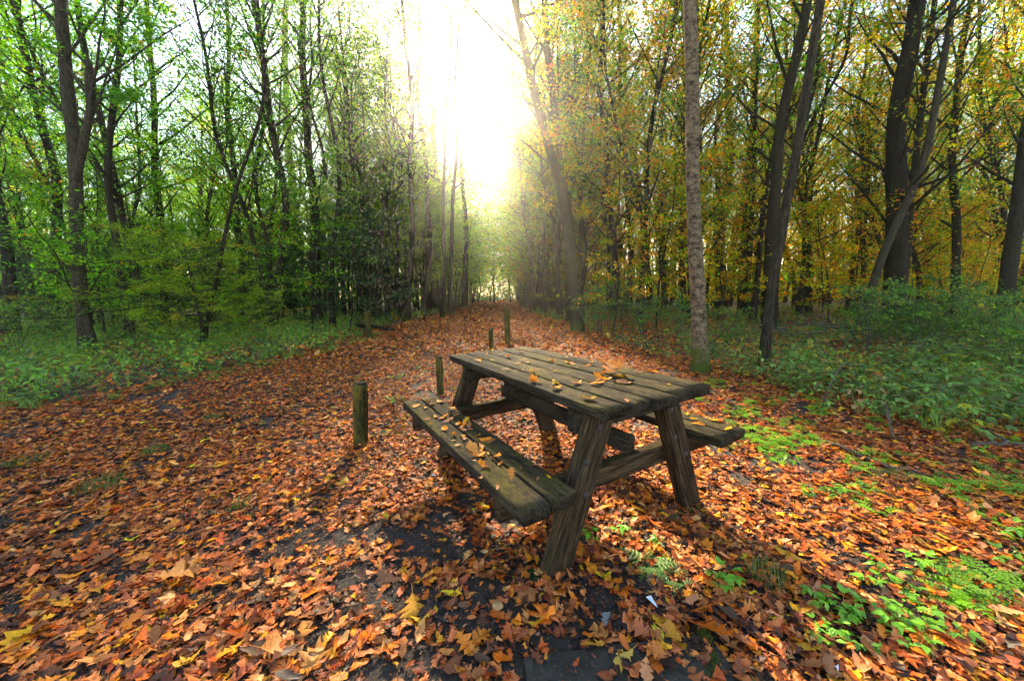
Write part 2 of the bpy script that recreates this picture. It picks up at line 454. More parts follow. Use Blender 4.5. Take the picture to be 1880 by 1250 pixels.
# concrete slab at the lower edge
cA, cB = gp(962, 1212), gp(1296, 1168); ex = (cB - cA); sl = np.linalg.norm(ex); ex /= sl; ey = np.array([ex[1], -ex[0], 0])
gs = Geo(); plank(gs, 0, sl, 0, .55, -.05, .022, rs(4), .012, 20, .002)
slab = link('paving_slab', gs.mesh('paving_slab', ground_material('slab_concrete', [(.36, (.016, .013, .010)), (.5, (.045, .038, .028)), (.64, (.085, .073, .055))], .006)), None, cA)
slab.matrix_world = Matrix.Translation(cA) @ Matrix((Vector(ex), Vector(ey), Vector((0, 0, -1)))).transposed().to_4x4() @ Matrix.Scale(-1, 4, (0, 0, 1))
tag(slab, 'dark grey concrete paving slab sunk in the litter at the bottom edge', 'slab')
rg = rs(9); gm_ = Geo()
p0, p1 = gp(1292, 1168), gp(1315, 1262)
for i in range(900):
    t = rg.rand(); q = p0 + (p1 - p0) * t + np.array([rg.randn() * .012, rg.randn() * .012, .018])
    h = rg.uniform(.004, .016); r = .003; a = rg.rand() * 6.3; d = np.array([math.cos(a), math.sin(a), 0])
    gm_.add(np.array([q - d * r, q + d * r, q + [rg.randn() * .004, rg.randn() * .004, h]]) - p0, [np.array([[0, 1, 2]])])
tag(link('moss_strip', gm_.mesh('moss_strip', M_MOSS), None, p0), 'strip of bright green moss along the edge of the slab', 'moss', kind='stuff')

def scrap(u, v, s, yaw, label):
    q = gp(u, v, .03)
    V = np.array([(0, -1, 0), (.42, .8, .18), (.1, .55, .42), (-.36, .9, .12), (-.1, -.1, .22)]) * s
    Vb = V + [0, 0, -.002]
    F = np.array([(0, 1, 4), (1, 2, 4), (2, 3, 4), (3, 0, 4)])
    gg = Geo(); gg.add(np.r_[V, Vb], [np.r_[F, F[:, ::-1] + 5]])
    tag(link('paper_scrap', gg.mesh('paper_scrap', M_PAPER), None, q, (0, 0, yaw)), label, 'paper', 'scraps of white paper')
scrap(1198, 1104, .028, .35, 'pointed scrap of white paper on bare soil by the slab')
scrap(797, 872, .016, 1.2, 'tiny white paper scrap on the ground under the near bench')
scrap(1537, 1224, .016, 2.2, 'small white scrap among green seedlings near the bottom edge')
def fungus(u, v, r, label):
    q = gp(u, v); root = empty('mushroom', q, label, 'mushroom', 'small round fungi in the litter')
    V, F = tube([(0, 0, 0), (0, 0, .02), (0, 0, .035)], [r * .3, r * .25, r * .3], 8); gg = Geo(); gg.add(V, F); link('stalk', gg.mesh('stalk', M_FUNGUS), root)
    V, F = tube([(0, 0, .03), (0, 0, .034), (0, 0, .042), (0, 0, .047)], [r * .8, r, r * .8, r * .3], 14, True, .03, rs(2)); gg = Geo(); gg.add(V, F); link('cap', gg.mesh('cap', M_FUNGUS, True), root)
fungus(914, 1126, .022, 'round tan mushroom cap near the front leg of the table')
fungus(1113, 984, .018, 'pale round mushroom under the near end of the table')

# ------------------------------------------------------------------ leaf shapes
def leaf_shape(half, bend, fold, twist, wave, seed, petiole=True):
    """a leaf 1 long along +Y, from its half outline; a fold along the midrib and a curl"""
    rg = rs(seed); half = np.array(half, float); n = len(half)
    mid = np.stack([np.zeros(n), half[:, 1]], -1)
    jl = half.copy(); jl[1:-1] *= (1 + .12 * rg.randn(n - 2, 1)); jl[1:-1, 1] += .02 * rg.randn(n - 2)
    jr = half.copy(); jr[1:-1] *= (1 + .12 * rg.randn(n - 2, 1)); jr[1:-1, 1] += .02 * rg.randn(n - 2); jr[:, 0] *= -1
    P = np.r_[mid, jl, jr]
    if petiole: P = np.r_[P, [[.008, 0.02], [-.008, .02], [.006, -.28], [-.006, -.28]]]
    x, y = P[:, 0], P[:, 1]
    z = bend * (y - .45) ** 2 + fold * np.abs(x) + wave * np.sin(7 * y + 3 * np.sign(x) + rg.rand() * 6) * np.abs(x) * 2 + twist * x * (y - .5) * 2
    z -= z.min() * .6
    V = np.stack([x, y, z], -1)
    F = []
    for i in range(n - 1):
        for o, flip in ((n, False), (2 * n, True)):
            q = [(i, o + i, o + i + 1), (i, o + i + 1, i + 1)]
            F += [(a, c, b) if flip else (a, b, c) for a, b, c in q]
    if petiole:
        b = 3 * n; F += [(b, b + 2, b + 3), (b, b + 3, b + 1)]
    return V, np.array(F, np.int32)
RED_OAK = [(.02, 0), (.07, .10), (.24, .17), (.09, .24), (.36, .40), (.12, .43), (.42, .66), (.12, .62), (.25, .86), (.07, .80), (0, 1)]
OAK = [(.03, 0), (.10, .12), (.17, .19), (.10, .26), (.20, .36), (.27, .43), (.14, .50), (.25, .60), (.31, .68), (.16, .73), (.22, .84), (.13, .95), (0, 1)]
BEECH = [(.03, 0), (.19, .18), (.27, .42), (.22, .66), (.10, .88), (0, 1)]
MAPLE = [(.02, 0), (.30, .08), (.20, .20), (.52, .48), (.24, .46), (.30, .66), (.14, .72), (0, 1)]
SCRAP = [(.05, 0), (.22, .22), (.12, .42), (.25, .70), (0, .9)]
def variants(shapes, seeds, petiole=True, amp=1.0):
    out = []
    for i, s in enumerate(shapes):
        for k in seeds:
            r_ = rs(100 * i + k)
            out.append(leaf_shape(s, amp * r_.uniform(-.5, .9), amp * r_.uniform(-.35, .6), amp * r_.uniform(-.5, .5), amp * r_.uniform(0, .22), 7 * i + k, petiole))
    return out
LITTER_T = variants([RED_OAK, OAK, OAK, BEECH, SCRAP, MAPLE, OAK, SCRAP], range(4), True, .85)
FAR_T = variants([SCRAP, BEECH], range(4), False)
HERO_T = {'red_oak': variants([RED_OAK], range(5), True, .8), 'oak': variants([OAK], range(5), True, .8), 'beech': variants([BEECH], range(4), True, .8), 'maple': variants([MAPLE], range(4), True, .8)}
TREE_T = []
for b, f in ((-.25, .25), (.2, -.2), (-.4, .1)):
    V = np.array([(0, 0, 0), (.30, .42, f * .3), (-.30, .42, f * .3), (0, 1, b), (0, .5, 0)]); TREE_T.append((V, np.array([(0, 1, 4), (0, 4, 2), (1, 3, 4), (4, 3, 2)])))
NEEDLE_T = []
for b in (-.1, .1):
    vs, fs = [], []
    for i in range(7):
        for s in (-1, 1):
            y = i / 7; k = len(vs); vs += [(0, y, 0), (s * .20 * (1 - .5 * y), y + .12, b * .3), (0, y + .05, 0.01)]; fs.append((k, k + 1, k + 2))
    NEEDLE_T.append((np.array(vs, float), np.array(fs)))

def palette(rng, n, cols, w, jit=.18):
    cols = np.array(cols); w = np.array(w, float); w /= w.sum()
    c = cols[rng.choice(len(cols), n, p=w)]
    return np.clip(c * (1 + jit * rng.randn(n, 1)) * (1 + .08 * rng.randn(n, 3)), .004, .9)

# ------------------------------------------------------------------ trees
GREEN = ([(.085, .31, .004), (.16, .42, .004), (.030, .15, .006), (.24, .46, .006), (.48, .24, .010)], [4, 4, 2.5, 2.5, .3])
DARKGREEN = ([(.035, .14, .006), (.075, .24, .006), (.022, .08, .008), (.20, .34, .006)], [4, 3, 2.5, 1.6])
LIME = ([(.22, .48, .004), (.34, .54, .006), (.11, .32, .005), (.56, .50, .008)], [4, 3, 3, 1])
YELLOW = ([(.75, .46, .004), (.72, .26, .004), (.38, .44, .005), (.12, .28, .005), (.66, .13, .004)], [4, 2.0, 3.4, 3.6, .7])
MIXED = ([(.15, .32, .005), (.70, .45, .005), (.06, .18, .006), (.66, .21, .005)], [4, 3, 2.8, 1.3])
ORANGE = ([(.50, .16, .010), (.55, .30, .014), (.30, .09, .01), (.2, .2, .02)], [4, 3, 2, 1])

def smooth_path(P, n):
    P = np.asarray(P, float); d = np.r_[0, np.cumsum(np.linalg.norm(np.diff(P, axis=0), axis=1))]; d /= d[-1]
    s = np.linspace(0, 1, n); Q = np.stack([np.interp(s, d, P[:, i]) for i in range(3)], -1)
    for _ in range(2): Q[1:-1] = .25 * Q[:-2] + .5 * Q[1:-1] + .25 * Q[2:]
    return Q

def grow(seed, stems, pal, nb=30, t0=.25, bl=2.2, el=.75, bend=.5, nt=5, nl=3000, ls=.085, spread=.13, sides=9, flat=.5, tmpl=None, dead=0, leaf_t=None, rsc=1.0, wob=1.0):
    """stems: list of (points, base radius, top radius). Gives the wood and the leaves."""
    rg = rs(seed); W = Geo(); anchors = []
    for si, (P, r0, r1) in enumerate(stems):
        n = max(10, int(len(P) * 4)) if len(P) > 3 else 22
        Q = smooth_path(P, n); H = Q[-1, 2] - Q[0, 2]
        ph = rg.rand(2) * 6; s = np.linspace(0, 1, n)
        Q[:, 0] += wob * H * (.02 * np.sin(6 * s + ph[0]) + .008 * np.sin(17 * s + ph[1])) * s * (1 - s) * 2; Q[:, 1] += .012 * H * np.sin(4 * s + ph[1]) * s
        Rr = r0 + (r1 - r0) * s ** .8
        if Q[0, 2] < .1:
            Rr = Rr * (1 + .45 * np.exp(-(Q[:, 2] - Q[0, 2]) / .14)); Q = np.r_[Q[:1] - [0, 0, .15], Q]; Rr = np.r_[Rr[0] * 1.1, Rr]; s = np.r_[0, s]
        V, F = tube(Q, Rr, sides, True, .055, rg); W.add(V, F)
        m = max(2, int(nb / len(stems)))
        for i in range(m):
            t = t0 + (1 - t0) * ((i + rg.rand()) / m)
            b = np.array([np.interp(t, s, Q[:, k]) for k in range(3)]); rb = np.interp(t, s, Rr)
            az = i * 2.4 + rg.rand() * 1.2; e = el + rg.randn() * .22
            tt = (t - t0) / (1 - t0); Lb = bl * (.45 + .75 * math.sin(PI * (.18 + .70 * tt))) * rg.uniform(.5, 1.35)
            d = np.array([math.cos(az) * math.cos(e), math.sin(az) * math.cos(e), math.sin(e)])
            u = np.linspace(0, 1, 7)[:, None]
            B = b + d * Lb * u + np.array([0, 0, 1.]) * bend * Lb * .4 * u ** 2 + np.cumsum(rg.randn(7, 3) * .03 * Lb, 0) * u
            rr = np.linspace(min(rb * .5, .012 + .014 * Lb), .004, 7) * rsc
            V, F = tube(B, rr, 5, False); W.add(V, F)
            isdead = i < dead * m
            for j in range(nt):
                q = rg.uniform(.25, 1.0); p = np.array([np.interp(q, u[:, 0], B[:, k]) for k in range(3)])
                a2 = az + rg.choice([-1, 1]) * rg.uniform(.4, 1.2); e2 = rg.uniform(-.15, .5) if not isdead else rg.uniform(-.5, .2)
                l2 = Lb * rg.uniform(.2, .45)
                d2 = np.array([math.cos(a2) * math.cos(e2), math.sin(a2) * math.cos(e2), math.sin(e2)])
                tw = np.array([p, p + d2 * l2 * .5 + rg.randn(3) * .03, p + d2 * l2 + rg.randn(3) * .05 + [0, 0, .06 * l2]])
                V, F = tube(tw, np.array([.006, .004, .002]) * rsc, 3, False); W.add(V, F)
                if not isdead: anchors.append((tw[0], tw[1], tw[2]))
            if not isdead: anchors.append((B[3], B[5], B[6]))
    Lf = Geo()
    if nl and anchors:
        A = np.array(anchors); wt = rg.rand(len(A)) ** 1.6 + .03; k = rg.choice(len(A), nl, p=wt / wt.sum()); s = rg.uniform(.1, 1.15, nl)[:, None]
        pos = np.where(s < .5, A[k, 0] + (A[k, 1] - A[k, 0]) * 2 * s, A[k, 1] + (A[k, 2] - A[k, 1]) * (2 * s - 1))
        off = rg.randn(nl, 3) * spread; off[:, 2] *= flat; pos = pos + off
        clump = palette(rg, len(A), *pal, .25)[k]
        own = palette(rg, nl, *pal, .2)
        c = np.where(rg.rand(nl, 1) < .62, clump, own) * (1 + .15 * rg.randn(nl, 1))
        R_ = rots(rg.rand(nl) * 6.28, np.abs(rg.randn(nl)) * .6, rg.rand(nl) * 6.28)
        scatter(Lf, leaf_t or TREE_T, pos, R_, ls * rg.uniform(.6, 1.3, nl), np.clip(c, .004, .9))
    return W, Lf

def tree_object(name, base, W, Lf, bark, label, cat='tree', group=None):
    root = empty(name, base, label, cat, group)
    link('trunk', W.mesh('trunk', bark, True), root)
    if Lf.n: link('crown', Lf.mesh('crown', M_LEAF), root)
    return root

def px_stem(base_uv, uvs, depth=None, top=13.0, lean_d=0.0):
    """trunk line through photograph points, in the vertical plane at the depth of its foot"""
    b = gp(*base_uv) if depth is None else at(base_uv[0], base_uv[1], depth) * [1, 1, 0]
    P = [b] + [at(u, v, b[1]) for u, v in uvs]
    P = np.array(P); P = P[np.r_[True, P[1:, 2] > .3]]
    d = P[-1] - P[-2]; d /= np.linalg.norm(d)
    if P[-1, 2] < top: P = np.r_[P, [P[-1] + d * (top - P[-1, 2]) / max(d[2], .5)]]
    P[:, 1] += lean_d * P[:, 2]
    return b, P - b

heroes = [
 # base pixel, depth, [pixel points up the stem], width px near the foot, bark, palette, options, label, name
 ((92, 585), 13.5, [(98, 450), (95, 300), (62, 150), (40, 0)], 17, 'd', GREEN, dict(nb=26, nl=9000, t0=.28), 'dark trunked tree curving up to the left behind the pale forked tree'),
 ((18, 585), 12.5, [(8, 450), (-10, 330), (-40, 150)], 18, 'd', GREEN, dict(nb=24, nl=8000, t0=.28), 'leftmost dark tree at the very edge of the wood'),
 ((499, 608), None, [(514, 480), (527, 364), (505, 200), (468, 0)], 15, 'd', GREEN, dict(nb=30, nl=3600, t0=.36), 'leaning tree with crooked foot, left of the straight mossy footed one'),
 ((532, 572), None, [(533, 400), (525, 250), (530, 0)], 17, 'd', GREEN, dict(nb=26, nl=3600, t0=.38), 'straight dark tree just behind the crooked leaning one'),
 ((584, 596), None, [(574, 450), (571, 364), (564, 234), (560, 52), (556, 0)], 19, 'd', GREEN, dict(nb=34, nl=3600, t0=.36), 'tall straight tree with green moss at its foot left of the log'),
 ((662, 572), None, [(659, 450), (654, 338), (634, 208), (612, 60)], 11, 'd', LIME, dict(nb=30, nl=4600, t0=.32), 'slender tree right of the mossy footed one with steep forking limbs'),
 ((722, 560), None, [(718, 400), (707, 260), (690, 80)], 9, 'd', LIME, dict(nb=30, nl=2400, t0=.38), 'thin straight tree between the post and the sun, first to the left'),
 ((746, 590), None, [(762, 460), (757, 320), (752, 172), (738, 0)], 11, 'd', LIME, dict(nb=30, nl=2000, t0=.40), 'thin tree with a kinked foot at the left side of the path'),
 ((777, 579), None, [(786, 468), (786, 330), (770, 150), (768, 0)], 11, 'd', LIME, dict(nb=26, nl=1500, t0=.40), 'leaning thin tree next to the kinked one beside the path'),
 ((798, 566), None, [(797, 400), (793, 250), (785, 0)], 14, 'd', LIME, dict(nb=26, nl=1500, t0=.40), 'straight tree standing below the sun left of the path'),
 ((853, 564), None, [(853, 400), (851, 250), (846, 100)], 10, 'd', LIME, dict(nb=24, nl=1500, t0=.45), 'slim straight tree right below the sun at the path edge'),
 ((828, 572), 23.5, [(829, 400), (833, 200), (842, 30)], 8, 'd', LIME, dict(nb=20, nl=260, t0=.42, bl=2.2), 'thin sparse tree nearest the left edge of the path under the sun'),
 ((812, 575), 20.5, [(815, 420), (822, 220), (826, 20)], 8, 'd', LIME, dict(nb=20, nl=260, t0=.42, bl=2.2), 'second thin sparse tree from the left edge of the path under the sun'),
 ((978, 575), 24.0, [(968, 420), (950, 220), (930, 20)], 9, 'd', YELLOW, dict(nb=28, nl=2600, t0=.30, bl=2.9), 'thin tree leaning left over the far path beyond the thick leaning trunk'),
 ((1060, 608), None, [(1050, 500), (1024, 364), (988, 182), (947, 0)], 21, 'g', YELLOW, dict(nb=24, nl=5000, t0=.34), 'thick smooth trunk leaning left over the right side of the path'),
 ((1050, 590), 14.5, [(1046, 480), (1030, 260), (1014, 156), (1000, 0)], 20, 'd', YELLOW, dict(nb=26, nl=6000, t0=.30), 'tall tree close behind the thick leaning trunk'),
 ((1129, 590), None, [(1122, 450), (1114, 308), (1106, 0)], 13, 'd', YELLOW, dict(nb=30, nl=5200, t0=.22), 'dark straight tree, first to the right of the leaning trunk'),
 ((1154, 580), None, [(1153, 400), (1150, 224), (1136, 0)], 11, 'd', YELLOW, dict(nb=30, nl=5200, t0=.22), 'slim dark tree, second to the right of the leaning trunk'),
 ((1193, 572), None, [(1187, 450), (1178, 340), (1148, 190), (1132, 0)], 12, 'd', YELLOW, dict(nb=30, nl=5200, t0=.22), 'slim tree curving left in its upper half left of the birch'),
 ((1250, 565), None, [(1252, 400), (1257, 224), (1259, 0)], 13, 'd', YELLOW, dict(nb=26, nl=5200, t0=.24), 'straight dark tree close behind the left side of the birch'),
 ((1286, 683), None, [(1280, 560), (1279, 400), (1275, 224), (1277, 0)], 27, 'b', YELLOW, dict(nb=14, nl=900, t0=.72, sides=18), 'pale birch with dark bands and a mossy foot behind the table'),
 ((1322, 568), None, [(1326, 450), (1333, 350), (1339, 224), (1330, 0)], 18, 'd', YELLOW, dict(nb=30, nl=5200, t0=.22), 'greyish straight tree just right of the birch'),
 ((1367, 570), None, [(1371, 392), (1383, 168), (1395, 0)], 18, 'd', MIXED, dict(nb=30, nl=5200, t0=.22), 'dark straight tree, second to the right of the birch'),
 ((1402, 682), None, [(1424, 476), (1448, 336), (1472, 190), (1500, 0)], 17, 'g', MIXED, dict(nb=16, nl=900, t0=.62, sides=14), 'grey barked tree leaning right with a crooked stem at its foot'),
 ((1413, 600), 11.5, [(1420, 430), (1431, 280), (1458, 84), (1472, 0)], 23, 'k', MIXED, dict(nb=26, nl=4000, t0=.28, dead=.4), 'thick dark trunk behind the grey leaning tree'),
 ((1640, 608), 11.2, [(1641, 450), (1642, 336), (1658, 168), (1684, 0)], 35, 'k', MIXED, dict(nb=34, nl=5000, t0=.18, dead=.4, bl=2.6), 'thickest dark trunk at the right with dead twigs around it'),
 ((1578, 608), 10.6, [(1625, 459), (1682, 308), (1722, 130), (1740, 0)], 14, 'g', MIXED, dict(nb=18, nl=1400, t0=.4), 'thin grey tree slanting right across the thickest trunk'),
 ((1755, 590), None, [(1748, 450), (1746, 308), (1764, 112), (1792, 0)], 14, 'd', YELLOW, dict(nb=30, nl=5200, t0=.22), 'slim dark tree right of the thickest trunk'),
 ((1838, 600), 11.0, [(1856, 470), (1868, 381), (1890, 250)], 24, 'd', MIXED, dict(nb=28, nl=6000, t0=.2, dead=.15), 'rightmost dark tree behind the brambles'),
 ((1484, 580), None, [(1480, 450), (1462, 300), (1450, 120)], 11, 'd', MIXED, dict(nb=30, nl=2600, t0=.2, dead=.3), 'thin tree between the grey leaning trunk and the thickest trunk'),
 ((372, 625), 9.6, [(395, 540), (420, 420), (462, 270), (478, 200), (466, 60)], 7, 'd', GREEN, dict(nb=20, nl=1500, t0=.45, bl=1.4), 'thin slanting tree right of the drooping conifer'),
 ((236, 600), 11.2, [(228, 490), (205, 400), (196, 340), (205, 200)], 13, 'd', GREEN, dict(nb=26, nl=6000, t0=.3), 'crooked brown tree right of the pale forked tree'),
 ((300, 575), 16, [(298, 400), (292, 250), (270, 0)], 14, 'd', GREEN, dict(nb=30, nl=8000, t0=.22), 'straight tree behind the drooping conifer'),
 ((440, 570), 17, [(437, 400), (420, 200), (415, 0)], 12, 'd', GREEN, dict(nb=30, nl=5200, t0=.22), 'slim dark tree midway between conifer and crooked leaning tree'),
]
BARKS = {'d': M_BARK, 'g': M_BARK_GREY, 'b': M_BIRCH, 'k': M_BARK_BROWN}
HERO_XY = []
for i, (buv, dep, uvs, wpx, bk, pal, op, lab) in enumerate(heroes):
    b, P = px_stem(buv, uvs, dep)
    r0 = .5 * wpx * b[1] / F_PX
    kw = dict(bl=2.0, el=.75, bend=.5, nt=6, ls=.088, spread=.16); kw.update(op)
    W, Lf = grow(200 + i, [(P, r0, r0 * .45)], pal, **kw)
    tree_object('birch_tree' if bk == 'b' else 'forest_tree', b, W, Lf, BARKS[bk], lab, 'tree', 'tall trees at the edge of the clearing')
    HERO_XY.append(b[:2])
# the pale forked tree with two stems from one foot
b, P1 = px_stem((158, 632), [(150, 560), (142, 450), (136, 335), (122, 280), (106, 150), (110, 0)], 8.6)
_, P2 = px_stem((158, 632), [(150, 560), (142, 450), (138, 335), (152, 270), (166, 200), (160, 110)], 8.6, top=5.6)
_, P3 = px_stem((172, 634), [(160, 560), (150, 500)], 8.6, top=1.9)
P3 = P3 + np.array([.17, 0, 0]); P3[:, 0] -= P3[:, 2] * .06
W, Lf = grow(61, [(P1, .135, .075), (P2[3:], .085, .06), (P3[:4], .09, .04)], GREEN, nb=24, nl=6000, t0=.42, bl=2.0, nt=6, ls=.088, sides=14)
tree_object('forked_tree', b, W, Lf, M_BARK_GREY, 'pale grey forked tree with mossy foot at the left verge', 'tree', 'tall trees at the edge of the clearing')
HERO_XY.append(b[:2])
print('heroes', round(time.time() - T0, 1))

# kinds of tree for the wood behind, each built once
def proto(seed, h, r, pal, fork=False, **kw):
    rg = rs(seed); lx, ly = rg.randn(2) * .06 * h; k = rg.randn(4) * .012 * h
    P = np.array([(0, 0, 0), (lx * .2 + k[0], ly * .2 + k[1], h * .3), (lx * .7 + k[2], ly * .7 + k[3], h * .65), (lx, ly, h)])
    stems = [(P, r, r * .3)]
    if fork:
        q = P[1] + (P[2] - P[1]) * rg.uniform(-.4, .3); d = rg.randn(2); d /= np.linalg.norm(d)
        stems.append((np.array([q, q + [d[0] * .07 * h, d[1] * .07 * h, h * .2], q + [d[0] * .12 * h, d[1] * .12 * h, h * .55]]), r * .62, r * .25))
    return grow(seed, stems, pal, wob=2.2, **kw)
KINDS = {}
def kind(key, bark, *a, **kw):
    W, Lf = proto(*a, **kw); KINDS.setdefault(key, []).append((W.mesh('trunk', bark, True), Lf.mesh('crown', M_LEAF)))
for s in range(4):
    kind('green', M_BARK, 300 + s, 13 + 1.4 * s, .10 + .015 * s, GREEN, fork=s % 2 == 0, nb=50, nl=6200, t0=.18, bl=2.5, nt=5, ls=.11, spread=.25, sides=7)
    kind('yellow', M_BARK, 320 + s, 13 + 1.4 * s, .10 + .012 * s, (YELLOW, MIXED, YELLOW, LIME)[s], fork=s % 2 == 1, nb=50, nl=7500, t0=.14, bl=2.3, nt=5, ls=.11, spread=.25, sides=7)
for s in range(3):
    kind('mixed', M_BARK, 340 + s, 14 + s, .13, MIXED, fork=s == 1, nb=50, nl=6500, t0=.14, bl=2.4, nt=6, ls=.11, spread=.25, sides=7, dead=.25)
    kind('sparse', M_BARK, 360 + s, 14 + 1.5 * s, .085, LIME, fork=s != 1, nb=48, nl=2000, t0=.26, bl=2.3, nt=5, ls=.10, spread=.2, sides=7)
    kind('pole', M_BARK, 370 + s, 12 + s, .095, (DARKGREEN, GREEN, LIME)[s], nb=40, fork=s == 2, nl=2300, t0=.30, bl=1.9, nt=4, ls=.13, spread=.2, sides=6)
    kind('lime', M_BARK, 380 + s, 8 + 1.5 * s, .07, LIME, fork=s == 0, nb=44, nl=5000, t0=.2, bl=2.0, nt=5, ls=.11, spread=.22, sides=6)
    kind('sapling', M_BARK, 390 + s, 4.6 + .7 * s, .03, GREEN, nb=26, nl=2600, t0=.18, bl=1.25, el=.15, bend=.1, nt=6, ls=.085, spread=.09, flat=.3, sides=6, rsc=.6)
    kind('yellow_sapling', M_BARK, 396 + s, 4.2 + .8 * s, .028, YELLOW, nb=26, nl=2000, t0=.15, bl=1.25, el=.3, bend=.2, nt=6, ls=.10, spread=.11, flat=.4, sides=6, rsc=.6)
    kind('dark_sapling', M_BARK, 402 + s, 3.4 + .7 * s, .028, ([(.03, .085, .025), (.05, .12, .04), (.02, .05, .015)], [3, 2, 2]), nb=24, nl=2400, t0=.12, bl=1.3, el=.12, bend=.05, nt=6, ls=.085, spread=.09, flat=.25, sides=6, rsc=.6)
for s in range(3):
    kind('overhang', M_BARK, 420 + s, 12.5 + s, .10, LIME, nb=46, nl=5200, t0=.2, bl=3.2, el=.6, bend=.35, nt=6, ls=.11, spread=.22, sides=7)
    kind('arching', M_BARK, 410 + s, 14 + s, .12, (LIME, LIME, GREEN)[s], nb=46, nl=9000, t0=.26, bl=4.6, el=.45, bend=.35, nt=7, ls=.14, spread=.30, sides=7)
    rg = rs(430 + s); st = []
    for k in range(5):
        d = rg.randn(2) * .35; st.append((np.array([(d[0] * .2, d[1] * .2, 0), (d[0] * .5, d[1] * .5, .6), (d[0] * 1.1, d[1] * 1.1, 1.15), (d[0] * 1.6, d[1] * 1.6, 1.5 + .3 * rg.rand())]), .014, .004))
    W, Lf = grow(430 + s, st, ([(.09, .21, .04), (.14, .29, .04), (.05, .12, .03), (.34, .34, .02)], [3, 3, 2.5, .9]), nb=40, nl=1500, t0=.18, bl=.65, el=.3, bend=.1, nt=4, ls=.085, spread=.07, sides=5, rsc=.35)
    KINDS.setdefault('shrub', []).append((W.mesh('stems', M_TWIG, True), Lf.mesh('foliage', M_LEAF)))
print('kinds', round(time.time() - T0, 1))
LABELS = {
 'green': ('forest_tree', 'slender green leaved tree in the wood left of the path', 'green trees in the wood left of the path'),
 'yellow': ('forest_tree', 'slender yellow leaved tree in the wood right of the path', 'yellow trees in the wood right of the path'),
 'mixed': ('forest_tree', 'tree with yellow and green leaves and dead twigs in the right hand wood', 'mixed autumn trees in the wood right of the path'),
 'sparse': ('forest_tree', 'thin nearly bare tree against the bright sky around the sun', 'bare thin trees below the sun'),
 'pole': ('pole_tree', 'straight dark pole tree in the dense stand beside the path', 'dark pole trees in the dense stand'),
 'lime': ('forest_tree', 'low backlit lime green tree glowing beyond the dark stand', 'lime green trees beyond the dark stand'),
 'sapling': ('beech_sapling', 'young green beech with layered level sprays under the trees', 'green beech saplings under the trees'),
 'yellow_sapling': ('oak_sapling', 'young yellow leaved tree under the taller trees on the right', 'yellow saplings in the right hand wood'),
 'arching': ('arching_tree', 'spreading lime green tree whose limbs reach over the far path', 'trees arching over the far path'),
 'overhang': ('arching_tree', 'thin spreading tree with sparse lime leaves below the sun at the path edge', 'sparse lime trees below the sun'),
 'shrub': ('leafy_shrub', 'waist high leafy shrub with several thin stems in the undergrowth', 'leafy shrubs in the undergrowth'),
 'dark_sapling': ('beech_sapling', 'low dark green beech sapling in the shade left of the path', 'dark beech saplings in the shade'),
}
ROOTS = {}
def put(key, x, y, rng):
    if 12 < y < 36 and key not in ('shrub', 'sapling', 'dark_sapling', 'yellow_sapling'):     # the gap in the crowns the sun shines through
        if abs(x - y * math.tan(SUN_AZ) - .3) < (3.6 if key in ('arching', 'overhang') else 1.9): return None
    lst = KINDS[key]; i = rng.randint(len(lst)); nm, lab, grp = LABELS[key]
    sc = rng.uniform(.85, 1.18)
    if (key, i) not in ROOTS:
        root = empty(nm, (x, y, 0), lab, 'shrub' if key == 'shrub' else 'sapling' if 'sapling' in key else 'tree', grp)
        parts = [link(lst[i][0].name.split('.')[0], lst[i][0], root), link(lst[i][1].name.split('.')[0], lst[i][1], root)]
        ROOTS[key, i] = (root, parts)
    else:
        r0, parts = ROOTS[key, i]
        root = r0.copy(); COL.objects.link(root); root.location = (x, y, 0)
        for p in parts:
            c = p.copy(); COL.objects.link(c); c.parent = root
    root.rotation_euler = (rng.randn() * .03, rng.randn() * .03, rng.rand() * 6.28); root.scale = (sc, sc, sc * rng.uniform(.92, 1.1))
    return root
rng = rs(77); PLACED = [tuple(q) for q in HERO_XY]
def free(x, y, d):
    return all((x - a) ** 2 + (y - b) ** 2 > d * d for a, b in PLACED)
def side_of(x, y):
    return -1 if x < path_left(y) - .6 else (1 if x > path_right(y) + .6 else 0)
count = {}
def try_put(key, x, y, d):
    if side_of(x, y) == 0 or not free(x, y, d): return False
    PLACED.append((x, y)); put(key, x, y, rng); count[key] = count.get(key, 0) + 1; return True
SUN_T = math.tan(SUN_AZ)
for i in range(2600):
    y = 11 + 27 * rng.rand() ** .8; x = rng.uniform(-1.5, 1.5) * y
    s = side_of(x, y)
    if s == 0 or abs(x) > 40: continue
    a = x / y
    if s < 0:
        if y < 12.5 and a > -1.0: continue
        if a > -.52: key = 'pole' if (y > 18 and rng.rand() < .7) else ('sparse' if y > 13 else None)
        else: key = rng.choice(['green', 'green', 'pole', 'lime'])
        d = 1.15 if key == 'pole' else 1.9
        if key == 'lime' and y < 20: continue
        if a > -.30 and y < 15: continue
        if key == 'pole' and a > -.30 and rng.rand() < .35: key = 'sparse'
    else:
        if y < 11.5 and a < .9: continue
        key = rng.choice(['yellow', 'yellow', 'mixed', 'mixed', 'pole']) if a > .12 else rng.choice(['yellow', 'pole', 'pole'])
        d = 1.7 if a > .12 else 1.2
    if key is None: continue
    if sum(count.values()) > 190: break
    try_put(key, x, y, d)
for i in range(400):
    y = rng.uniform(20, 40); x = rng.uniform(-.8, .0) * y
    if count.get('lime', 0) > 34: break
    try_put('lime', x, y, 1.2)
